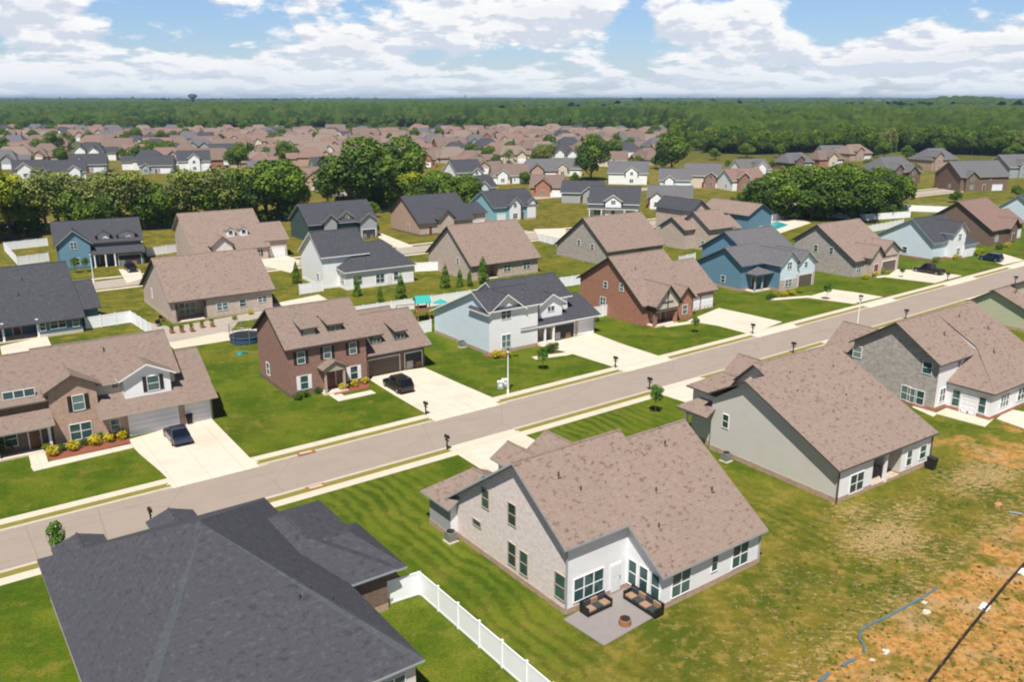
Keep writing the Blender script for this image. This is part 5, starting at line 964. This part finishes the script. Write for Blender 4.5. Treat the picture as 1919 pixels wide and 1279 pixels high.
# playset
x,y=unp(792,600)[:2]; r=empty('playset',(x,y,0),R(20),'wooden playset with teal canopies behind the white fence panel','playset')
f=MB()
for sx in (-.9,.9):
    for sy in (-.9,.9): f.box((sx-.07,sy-.07,0),(sx+.07,sy+.07,3.0),'wood')
f.box((-1,-1,1.4),(1,1,1.5),'wood')
for sy in (-1,1): f.box((-1,sy*.95-.03,1.5),(1,sy*.95+.03,2.1),'wood')
f.build('tower',r); f=MB(); f.slab([(-1.2,-1.2,2.9),(1.2,-1.2,2.9),(1.2,0,3.8),(-1.2,0,3.8)],'teal_plastic','teal_plastic',.06,0); f.slab([(-1.2,1.2,2.9),(1.2,1.2,2.9),(1.2,0,3.8),(-1.2,0,3.8)],'teal_plastic','teal_plastic',.06,0); f.build('canopy',r)
f=MB(); f.box((1.0,-.35,1.3),(1.1,.35,1.5),'red_plastic'); f.slab([(1,-.3,1.45),(1,.3,1.45),(3.2,.3,.2),(3.2,-.3,.2)],'red_plastic','red_plastic',.06,0); f.box((1.,-.34,.2),(1.05,-.3,1.6),'red_plastic'); f.build('slide',r)
f=MB(); f.tube([(-1,0,2.6),(-4,0,2.6)],.07,'wood',8); f.tube([(-4,-1,0),(-4,0,2.6),(-4,1,0)],.06,'wood',8); f.build('swing_beam',r)
for sx in (-2,-3):
    f=MB(); f.tube([(sx-.2,0,2.6),(sx-.2,0,.6)],.015,'metal_grey',5); f.tube([(sx+.2,0,2.6),(sx+.2,0,.6)],.015,'metal_grey',5); f.box((sx-.25,-.1,.55),(sx+.25,.1,.6),'teal_plastic'); f.build('swing',r)
x,y=unp(826,592)[:2]; r=empty('garden_umbrella',(x,y,0),0,'teal garden umbrella right of the playset','umbrella'); f=MB(); f.tube([(0,0,0),(0,0,2.6)],.03,'metal_grey',8); f.build('pole',r); f=MB(); f.tube([(0,0,2.1),(0,0,2.7)],1.2,'teal_plastic',8,.05); f.build('canopy',r)
# ================================================================== building lot at the lower right
P=[Vector((*unp(px,py)[:2],0)) for px,py in ((1960,1010),(1919,1062),(1885,1100),(1840,1155),(1800,1205),(1762,1255),(1735,1290),(1700,1340))]
r=empty('silt_fence',tuple(P[0]),0,'sagging black silt fence crossing the bare soil at lower right','silt fence'); f=MB()
for a,b_ in zip(P,P[1:]):
    n_=Vector((-(b_-a).y,(b_-a).x,0)).normalized()*.03; a2,b2=a-P[0],b_-P[0]
    f.slab([(*(a2-n_).xy,.02),(*(b2-n_).xy,.02),(*(b2+n_).xy,.02),(*(a2+n_).xy,.02)],'silt_black','silt_black',.36,0)
f.build('fabric',r)
for a in P: f=MB(); f.box((-.03,-.03,0),(.03,.03,.62),'wood'); o=f.build('stake',r); o.location=a-P[0]
def pipe(pxs,rad,nm,label,name='pipe'):
    P=[(*unp(*p)[:2],rad*.8) for p in pxs]; f=MB(); f.tube(P,rad,nm,8); o=f.build(name); tag(o,label,'pipe' if name=='pipe' else name)
pipe([(1757,1103),(1735,1118),(1700,1138),(1665,1158),(1632,1172),(1613,1184),(1610,1200),(1619,1212),(1619,1225)],.085,'pipe_blue','bent blue-grey plastic pipe lying on the soil edge'); pipe([(1603,1238),(1590,1243),(1578,1252)],.10,'pipe_blue','short blue-grey pipe end below the bent pipe'); pipe([(1552,1266),(1535,1282)],.12,'pipe_blue','blue-grey pipe piece at the bottom edge'); pipe([(1890,962),(1915,966)],.11,'metal_grey','grey pipe piece at the right end of the grass strip')
g=random.Random(5)
def rock(px,py,r_,label,nm='concrete'):
    x,y=unp(px,py)[:2]; f=MB(); pts=[]
    import itertools
    rings=[]
    for j,(zz,rr) in enumerate(((0,.9),(.35,1.),(.7,.75),(.85,.3))):
        st=len(f.v); rings.append(st)
        for i in range(8): t=i*math.pi/4; q=rr*r_*g.uniform(.75,1.15); f.v.append((q*math.cos(t),q*math.sin(t)*.75,zz*r_*g.uniform(.8,1.1)))
    k_=f.mi(nm)
    for a,b_ in zip(rings,rings[1:]):
        for i in range(8): f.f.append((a+i,a+(i+1)%8,b_+(i+1)%8,b_+i)); f.m.append(k_)
    f.f.append(tuple(rings[-1]+i for i in range(8))); f.m.append(k_); o=f.build('rock',loc=(x,y,0)); tag(o,label,'rock')
for px,py,rr,lb in ((1736,1150,.28,'pale rock right of the bent pipe'),(1732,1132,.22,'smaller pale rock above the first near the bent pipe'),(1634,1240,.2,'small pale rock below the pipe elbow'),(1660,1225,.3,'flat pale rock between pipe elbow and silt fence'),(1870,948,.35,'orange clod at the upper end of the grass strip')): rock(px,py,rr,lb,'concrete' if 'pale' in lb else 'orange_soil')
for px,py,rz,lb in ((1916,1074,.9,'white board lying under the silt fence at the right edge'),(1845,1140,.8,'white scrap under the middle of the silt fence')):
    x,y=unp(px,py)[:2]; f=MB(); f.box((-.5,-.25,0),(.5,.25,.04),'trim_white'); f.box((-.1,-.3,.04),(.0,.3,.07),'trim_white'); o=f.build('board',loc=(x,y,.05)); o.rotation_euler=(.1,0,rz); tag(o,lb,'board')
g=np.random.default_rng(31)
tm=[crown_mesh('tuft',.32,.42,-.05,60,.16,('leaf_mid','leaf_olive','leaf_bright')[i%3],90+i) for i in range(6)]
def scatter(name,n_,px0,px1,py0,py1,label,mats,smin,smax,meshes,test=None):
    it=[]
    while len(it)<n_:
        px,py=g.uniform(px0,px1),g.uniform(py0,py1)
        if test and not test(px,py): continue
        x,y=unp(px,py)[:2]; it.append((meshes[g.integers(len(meshes))],(x,y),g.uniform(smin,smax),g.uniform(0,6.28)))
    return merge(name,it,label,mats=mats)
clearB=lambda px,py: not(1040<px<1450 and py<1215-(px-1200)*.45 and py<1170) and not(px<1780 and py<960-(px-1568)*.42) and py>830+(1919-px)*.12
scatter('weeds',420,1400,1960,850,1340,'green weeds and grass tufts dotted over the rough ground at lower right',('leaf_mid',),.15,.55,tm,clearB)
scatter('weeds',1300,1380,1960,870,1340,'dry straw coloured tufts dotted over the rough ground at lower right',('straw_tuft',),.15,.5,tm,clearB)
# ================================================================== middle distance houses
def mid(px,py,th,L,Wd,zr,wall,roof,label,gab=None,hip=0,gw=None,off=.2,name='siding_house',wing=None,k=.7):
    x,y=unp(px,py)[:2]; h=House(name,label,'house',x,y,th,roof=roof,trim='trim_white' if 'siding' in wall else 'trim_tan',wall=wall,found=wall)
    ze=zr-k*Wd/2; two=ze>4.2
    h.gable(0,L,0,Wd,zr,k=k,hips=(hip,hip),found=False)
    gw=gw or wall
    for (c,w_,d,hh) in (gab or ((.25,4,1.2,.8),)):
        h.gable(L*c-w_/2,L*c+w_/2,-d,Wd*.35,zr*hh,k=.8,ax='v',walls=dict(f=gw,l=gw,r=gw),found=False); h.win('f',-d,L*c,1.5,1.4,1.3,2)
        if two: h.win('f',-d,L*c,4.3,1.1,1.2)
    if wing: h.gable(L,L+wing,1.5,Wd*.8,zr*.68,k=.6,found=False); h.garage('f',1.5,L+wing/2,min(4.6,wing-1))
    else: h.garage('f',0,L*.78,4.2)
    h.door('f',0,L*.5); h.win('l',0,Wd*.4,1.5,.9,1.2); h.win('r',L,Wd*.5,1.5,.9,1.2); h.win('f',0,L*.62,ze-.9 if two else 1.5,.9,1.0); h.done(); return h
MD=[(1140,345,-10,15,11,8.4,'siding_white','roof_grey','white house with pale grey roof and single front gable left of the slim tree',((.6,4.5,1,.85),),0,None),
(1236,358,-8,11,10,7.6,'siding_pale_blue','roof_grey','blue-grey roofed house with small white gable behind the tan stone house',((.3,3,.6,.75),),0,'siding_white'),
(1284,352,-8,13,11,8.6,'siding_cream','roof_grey','grey-roofed house with red brick right end above the road bend',((.7,4,1,.7),),0,'brick_red'),
(1214,391,-10,13,8,6.6,'brick_rust','roof_grey','red brick house with pale gable band and grey roof behind the bright white house',((.2,4,1,.8),),0,'siding_white'),
(994,368,-8,11,10,6.8,'brick_rust','roof_brown','small bright red brick house above the empty lawn',((.4,5,1,.9),),0,'brick_rust'),
(1052,380,-12,13,9,6.6,'siding_grey','roof_slate','low house with dark roof between the red brick and the bright white house',((.7,4,.8,.8),),0,None),
(1372,358,20,14,10,7.4,'siding_white','roof_rosy','white and maroon house half hidden by the dark tree clump',((.3,4.5,1,.9),),0,'brick_red'),
(1392,332,20,14,11,7.0,'siding_white','roof_grey','white gabled house above the maroon one at the road bend',((.6,5,1,.9),),0,None),
(856,346,30,12,12,8.9,'siding_white','roof_slate','white house with tall charcoal roof right of the clipped trees',((.7,4,1,.7),),0,None),
(925,345,10,14,11,7.2,'siding_white','roof_brown','white house with brown roof right of the tall charcoal roof',((.25,4,1,.8),),0,None),
(885,370,35,10,10,6.6,'siding_teal','roof_slate','pale blue house peeking out behind the clipped trees',((.4,4,1,.8),),0,'siding_pale_blue'),
(30,350,30,12,12,9.4,'siding_white','roof_slate','white gabled house with dark roof near the left edge above the hedgerow',((.3,5,1,.95),),0,None),
(95,342,25,13,12,8.2,'siding_white','roof_slate','dark-roofed white house second from the left above the hedgerow',((.7,4,1,.8),),0,None),
(132,325,20,15,12,8.0,'siding_grey','roof_slate','grey house with long dark roof left of the pale lawns',((.3,4,1,.8),),0,None),
(262,326,12,14,11,7.6,'siding_grey','roof_slate','square dark slate roof above the hedgerow middle',((.2,3,.6,.6),),0,None),
(335,322,20,14,12,9.0,'siding_white','roof_slate','white-gabled dark roofed house above the pinkish brick house',((.5,5,1,.9),),0,None),
(395,300,20,16,11,8.2,'siding_white','roof_slate','dark roof with white walls left of the distant round tree',((.3,4,1,.8),),0,None),
(470,338,22,14,11,7.4,'siding_cream','roof_grey','pale grey roofed house above the end of the hedgerow',((.6,4,1,.8),),0,None),
(565,352,18,12,10,6.8,'brick_tan','roof_rosy','rosy-roofed brick house left of the small round dark tree',((.4,5,1,.9),),0,None),
(590,330,25,12,10,7.6,'siding_grey','roof_slate','dark-roofed house behind the small round dark tree',((.5,4,1,.8),),0,None),
(1662,348,28,19,15,10.2,'brick_brown','roof_grey','grey hip-roofed brick house right of the dark clump',((.25,5,1,.8),(.7,5,1,.7)),4,None),
(1745,320,25,17,13,9.6,'brick_tan','roof_grey','pinkish brick house with grey hip roof behind the long grey roof',((.2,5,1,.9),),4,None),
(1798,359,12,20,14,10.2,'brick_brown','roof_grey','long grey-roofed house on the far right lawn',((.2,5,1,.7),),0,None),
(1890,334,15,16,13,9.2,'siding_grey','roof_grey','grey house cut by the right edge below the forest',((.4,4,1,.8),),0,None),
(1478,318,25,15,11,7.2,'brick_brown','roof_grey','grey-roofed brick house left in the group below the forest',((.4,5,1,.9),),3,None),
(1535,312,20,15,11,7.4,'brick_rust','roof_brown','maroon brick house in the middle of the group below the forest',((.5,5,1,.9),),3,'siding_cream'),
(1592,302,25,16,12,8.2,'brick_tan','roof_taupe','pale brown hip roof at the right of the group below the forest',((.4,5,1,.9),),4,None),
(1545,300,10,13,11,7.4,'siding_white','roof_grey','small grey roof behind the group below the forest',((.4,4,1,.8),),0,None),
(1120,312,-10,14,11,7.0,'siding_cream','roof_brown','tan-roofed house behind the grey roofed white house',((.4,4,1,.8),),0,None),
(980,335,5,15,12,7.6,'brick_tan','roof_grey','grey roof above the red brick house at centre right',((.4,5,1,.8),),3,None),
(1030,330,-5,14,11,7.2,'siding_cream','roof_grey','second grey roof right of centre above the dark roofed low house',((.4,4,1,.8),),0,None)]
midpos=[]
for m_ in MD:
    px,py,th,L_,W_m,zr,wl,rf,lb,gb,hp,gw=m_; mid(px,py,th,L_,W_m,zr,wl,rf,lb,gb,hp,gw,name='brick_house' if 'brick' in wl else 'siding_house'); midpos.append(unp(px,py)[:2])
# ================================================================== distant subdivision
def farhouse(seed,wall,roof,name):
    g=random.Random(seed); h=House(name,'x','house',0,0,0,roof=roof,trim='trim_tan',wall=wall,found=wall); mb=MB(); h.W=h.Rf=h.F=mb
    L_=g.uniform(13,17); Wm=g.uniform(11,13.5); zr=g.uniform(7,8.8); hip=g.choice((0,3.5,4.5)); h.gable(-L_/2,L_/2,-Wm/2,Wm/2,zr,k=.66,hips=(hip,hip),found=False,trim='trim_tan')
    for c in (-.26,.2): h.gable(L_*c-2.4,L_*c+2.4,-Wm/2-g.uniform(.6,2.2),0,zr*g.uniform(.72,.9),k=.8,ax='v',found=False,walls=dict(f=wall,l=wall,r=wall))
    if g.random()<.6: h.gable(L_/2,L_/2+5,-Wm*.3,Wm*.3,zr*.7,k=.6,found=False)
    ze=zr-.66*Wm/2
    for u in (-L_*.4,L_*.02,L_*.42):
        mb.box((u-.55,-Wm/2-.05,.9),(u+.55,-Wm/2+.1,2.3),'glass')
    mb.box((L_*.2-2.1,-Wm/2-2.3,.05),(L_*.2+2.1,-Wm/2-.2,2.3),'garage_white')
    for v in (-2,2): mb.box((-L_/2-.05,v-.4,1.0),(-L_/2+.1,v+.4,2.2),'glass')
    o=mb.build(name); bpy.data.objects.remove(h.root); return o
FAR=[('brick_tan','roof_rosy','brick_house'),('siding_cream','roof_taupe','siding_house'),('brick_tan','roof_brown','brick_house'),('stone_tan','roof_rosy','brick_house'),('brick_rust','roof_brown','brick_house'),('siding_cream','roof_rosy','siding_house'),('stone_tan','roof_taupe','brick_house'),('siding_white','roof_slate','siding_house'),('siding_grey','roof_grey','siding_house')]
desc={'roof_rosy':'rosy brown','roof_taupe':'taupe','roof_brown':'dark brown','roof_slate':'charcoal','roof_grey':'grey'}
fp=[farhouse(100+i,*f) for i,f in enumerate(FAR)]; used=set()
def proj(x,y,z):
    z-=HC; dep=y*math.cos(PITCH)-z*math.sin(PITCH); up=y*math.sin(PITCH)+z*math.cos(PITCH); return CX+FPX*x/dep,CY-FPX*up/dep
g=random.Random(21); cnt=0; th0=R(18); c0,s0=math.cos(th0),math.sin(th0); lots=[]
for j in range(0,34):
    for i in range(-45,45):
        a=i*25+(j//2)*7+g.uniform(-2,2); b_=330+(j//2)*48+(0 if j%2==0 else 22)+g.uniform(-2,2); x=c0*a-s0*b_; y=s0*a+c0*b_
        if y<200: continue
        px,py=proj(x,y,0)
        ylo=238 if px<700 else 238+(px-700)*.014
        yhi=322 if px<560 else (345-(px-560)*.055 if px<1250 else 0)
        if not(-40<px<1255 and ylo<py<yhi): continue
        if 110<px<235 and 262<py<322 and g.random()<.75: continue
        if any(math.hypot(x-a_[0],y-a_[1])<23 for a_ in midpos) or g.random()<.10: continue
        if 600<px<800 and py>318: continue
        lots.append((y,x,j))
lots.sort(); lots=lots[:285]
for y,x,j in lots:
    k_=g.choices(range(9),(15,14,14,8,7,7,12,10,9))[0]; rz=th0+(math.pi if j%2 else 0)+g.uniform(-.1,.1)+(math.pi/2 if g.random()<.12 else 0)
    px,py=proj(x,y,0); zone='left' if px<420 else ('middle' if px<840 else 'right')
    lb='small %s roofed %s of the distant subdivision, %s part of its rows'%(desc[FAR[k_][1]],{'brick_tan':'tan brick house','brick_rust':'red brick house','stone_tan':'pinkish stone house','siding_cream':'cream house','siding_white':'white house','siding_grey':'grey-walled house'}[FAR[k_][0]],zone)
    if k_ not in used: o=fp[k_]; used.add(k_)
    else: o=fp[k_].copy(); C.objects.link(o)
    o.location=(x,y,0); o.rotation_euler=(0,0,rz); s_=g.uniform(.9,1.1); o.scale=(s_,s_,s_); tag(o,lb,'house','houses of the distant subdivision')
for k_ in range(9):
    if k_ not in used: bpy.data.objects.remove(fp[k_])
print('far houses',len(lots))
# scattered distant trees
gg=random.Random(9); n_=0
for _ in range(900):
    if n_>=120: break
    px=gg.uniform(-20,1300); py=gg.uniform(236,320)
    if 110<px<235 and py>262 and gg.random()<.7: continue
    if 560<px<900 and py>300: continue
    x,y=unp(px,py)[:2]
    if any(math.hypot(x-a[1],y-a[0])<9.5 for a in lots) or any(math.hypot(x-a[0],y-a[1])<14 for a in midpos): continue
    key=gg.choice(('mid','deep','olive','mid')); z_='left' if px<420 else ('middle' if px<840 else 'right')
    place(key,px,py,gg.uniform(7,13),'%s scattered among the distant roofs, %s part'%({'mid':'mid green tree','deep':'dark tree','olive':'olive tree'}[key],z_),group='trees scattered among the distant roofs',wx=gg.uniform(.9,1.2)); n_+=1
# ================================================================== forest to the horizon
def worley(x,y,cell,seed):
    ix,iy=np.floor(x/cell).astype(int),np.floor(y/cell).astype(int); best=np.full(x.shape,9.); hh=np.zeros(x.shape)
    for dx in (-1,0,1):
        for dy in (-1,0,1):
            a=ix+dx; b_=iy+dy; h=np.abs(np.sin(a*127.1+b_*311.7+seed)*43758.5453); h1=h-np.floor(h); h=np.abs(np.sin(a*269.5+b_*183.3+seed)*24634.6345); h2=h-np.floor(h)
            d=np.hypot(x/cell-(a+h1),y/cell-(b_+h2)); m=d<best; best=np.where(m,d,best); hh=np.where(m,h1*.5+h2*.5,hh)
    return best,hh
def start_r(azm):   # near edge of the woods by bearing
    px=CX+np.tan(azm)*FPX/math.cos(PITCH)
    yy=np.interp(px,[-400,0,700,1200,1270,1330,1400,1600,1640,1700,1780,1919,2300],[243,243,237,244,252,285,289,284,293,283,288,292,292]); 
    dy=(yy-CY)/FPX; ang=PITCH+np.arctan(dy); return HC/np.tan(ang)
def forest(r0,r1,cell,step,seed,name,label):
    n_r=int((r1-r0)/step)+1; azs=np.arange(-.82,.88,step/((r0+r1)/2)*1.0); rs=np.linspace(r0,r1,n_r); A_,Rr=np.meshgrid(azs,rs,indexing='ij'); x=Rr*np.sin(A_); y=Rr*np.cos(A_)
    f1,hh=worley(x,y,cell,seed); f2,h2=worley(x,y,cell*6,seed+5); s_=start_r(A_)
    # y(depth) of the edge is measured along the view, convert to range
    s_=s_/np.cos(A_); ed=np.clip((Rr-s_)/5,0,1)
    ht=3.5+4.5*hh+5*h2+9.5*np.sqrt(np.clip(1-(f1/.80)**2,0,1))*(.55+.45*hh); clear=np.where((h2>.80)&(Rr>s_+70)&(f2<.46),0,1)
    belt=np.sin(y/(95+.05*Rr)+2.2*np.sin(x/(260+.1*Rr))+seed)*.6+np.sin(y/(41+.03*Rr)+x/190.)*.4; ht=ht+6.5*np.clip(belt+.2,-.3,1)
    hill=14*np.exp(-((A_-math.atan((1765-CX)/FPX/1.0))/.042)**2-((Rr-2300)/500)**2)
    z=np.where((ed<=0)|(clear<=0),-1.5,ht*np.maximum(ed,.35)+hill)
    V=np.stack([x,y,z],-1).reshape(-1,3).astype(np.float32); na,nr=x.shape; idx=np.arange(na*nr).reshape(na,nr); q=np.stack([idx[:-1,:-1],idx[1:,:-1],idx[1:,1:],idx[:-1,1:]],-1).reshape(-1,4)
    zf=z.reshape(-1)[q].max(1); q=q[zf>0][:,::-1]
    V[:,:2]+=np.random.default_rng(seed).normal(size=(len(V),2))*step*.22
    V[:,2]+=np.random.default_rng(seed+1).normal(size=len(V))*step*.30*(V[:,2]>0)
    me=bpy.data.meshes.new(name); me.vertices.add(len(V)); me.vertices.foreach_set('co',V.ravel()); me.loops.add(q.size); me.loops.foreach_set('vertex_index',q.ravel().astype(np.int32)); me.polygons.add(len(q)); me.polygons.foreach_set('loop_start',np.arange(0,q.size,4,dtype=np.int32)); me.update(calc_edges=True)
    a_=me.attributes.new('crown','FLOAT','POINT'); a_.data.foreach_set('value',hh.astype(np.float32).ravel()); a2_=me.attributes.new('stand','FLOAT','POINT'); a2_.data.foreach_set('value',(h2*.7+.3*(belt*.5+.5)).astype(np.float32).ravel()); me.materials.append(MATS['canopy']); o=bpy.data.objects.new(name,me); C.objects.link(o); tag(o,label,'forest',kind='stuff'); return o
m,n,b=mat('canopy',.95,.1); v=objco(n); k=n.mix(n.ss(n.noise(v,.055,3,.6),.36,.64),(.013,.034,.006),(.052,.088,.013)); k=n.mix(n.ss(n.noise(v,.03,3),.55,.7,0.,.6),k,(.08,.105,.026)); k=n.mix(n.ss(attr(n,'crown'),.35,.85,0.,.7),k,(.062,.096,.018)); k=n.mix(n.ss(attr(n,'crown'),.30,.15,0.,.7),k,(.016,.034,.008)); k=n.mix(n.ss(n.noise(v,.35,2),.4,.7,0.,.5),k,(.016,.036,.007)); k=n.mix(n.ss(attr(n,'stand'),.30,.62,.65,0.),k,(.012,.030,.008)); n.v(k,b.inputs['Base Color'])
forest(440,1000,8.5,2.0,1,'forest','nearest belt of green woods behind the roofs'); forest(1000,1700,11,3.0,2,'forest','second belt of woods, broken by small clearings'); forest(1700,3600,17,5.5,3,'forest','far belt of woods fading towards the horizon'); forest(3600,9500,40,14,4,'forest','farthest bluish woods along the horizon')
# trees along the near edge of the woods
gg=random.Random(4)
for i in range(70):
    px=1262+i*9.8+gg.uniform(-4,4); azm=math.atan((px-CX)/FPX*math.cos(PITCH)); rr=float(start_r(np.array([azm]))[0]); yv=rr-gg.uniform(0,7); x=yv*math.tan(azm); key=gg.choice(('deep','mid','mid','deep','olive'))
    place(key,0,0,gg.uniform(12,18),'%s at the near edge of the right-hand woods'%{'mid':'mid green tree','deep':'dark tree','olive':'olive tree'}[key],group='trees along the near edge of the woods',xy=(x,yv),wx=gg.uniform(.8,1.1))
for i in range(64):
    px=-30+i*20.3+gg.uniform(-8,8); azm=math.atan((px-CX)/FPX*math.cos(PITCH)); rr=float(start_r(np.array([azm]))[0]); yv=rr-gg.uniform(0,40); x=yv*math.tan(azm); key=gg.choice(('deep','mid','mid','olive'))
    place(key,0,0,gg.uniform(11,18),'%s at the near edge of the woods behind the distant subdivision'%{'mid':'mid green tree','deep':'dark tree','olive':'olive tree'}[key],group='trees along the far edge of the subdivision',xy=(x,yv),wx=gg.uniform(.9,1.3))
# water tower and mast on the skyline
x,y=np.tan(math.atan((384-CX)/FPX))*2300*1.0,2300.; r=empty('water_tower',(x,y,0),0,'dark water tower standing above the woods on the left horizon','water tower'); f=MB(); f.tube([(0,0,0),(0,0,6),(0,0,30)],3.0,'siding_dark_green',14); f.build('shaft',r)
f=MB(); f.tube([(0,0,29),(0,0,34)],3.2,'siding_dark_green',20,12); f.tube([(0,0,34),(0,0,39)],12,'siding_dark_green',20,11); f.tube([(0,0,39),(0,0,42)],11,'siding_dark_green',20,3); f.build('tank',r)
x=(875-CX)/FPX*2600; r=empty('mast',(x,2600,0),0,'slender mast on the horizon right of the middle','mast'); f=MB(); f.tube([(0,0,0),(0,0,42)],1.6,'siding_dark_green',8,.8); f.build('shaft',r); f=MB(); f.box((-4,-1,33),(4,1,38),'trim_grey'); f.build('antenna_head',r)
for px,py,L_,lb in ((1638,195,60,'long white building among the far woods on the right'),(568,196,45,'pale building among the far woods left of centre'),(1160,199,50,'low white shed among the far woods right of centre')):
    x,y=unp(px,py+4)[:2]; h=House('warehouse',lb,'building',x,y,-8,roof='roof_grey',trim='trim_white',wall='siding_white',found='siding_white'); h.gable(0,L_,0,30,24,k=.2,found=False); h.garage('f',0,L_*.3,9,8).garage('f',0,L_*.7,9,8); h.done()
for k_,(r_,_) in protos.items():
    if 'used' in r_.keys(): pass
for o in bpy.data.objects:
    if 'used' in o.keys(): del o['used']
# ================================================================== haze
f=MB(); f.box((-9000,-400,-3),(9000,12500,62),'x_haze') if False else None
mh=bpy.data.materials.new('haze_air'); mh.use_nodes=True; nt=mh.node_tree; nt.nodes.clear(); pv=nt.nodes.new('ShaderNodeVolumePrincipled'); pv.inputs['Color'].default_value=(.48,.70,.98,1); pv.inputs['Density'].default_value=.00009; pv.inputs['Anisotropy'].default_value=.1; ou=nt.nodes.new('ShaderNodeOutputMaterial'); nt.links.new(pv.outputs[0],ou.inputs['Volume']); MATS['haze_air']=mh
f=MB(); f.box((-12000,-600,-3),(12000,14000,54),'haze_air'); o=f.build('haze'); o['kind']='stuff'; o['label']='pale blue haze that veils the far woods'
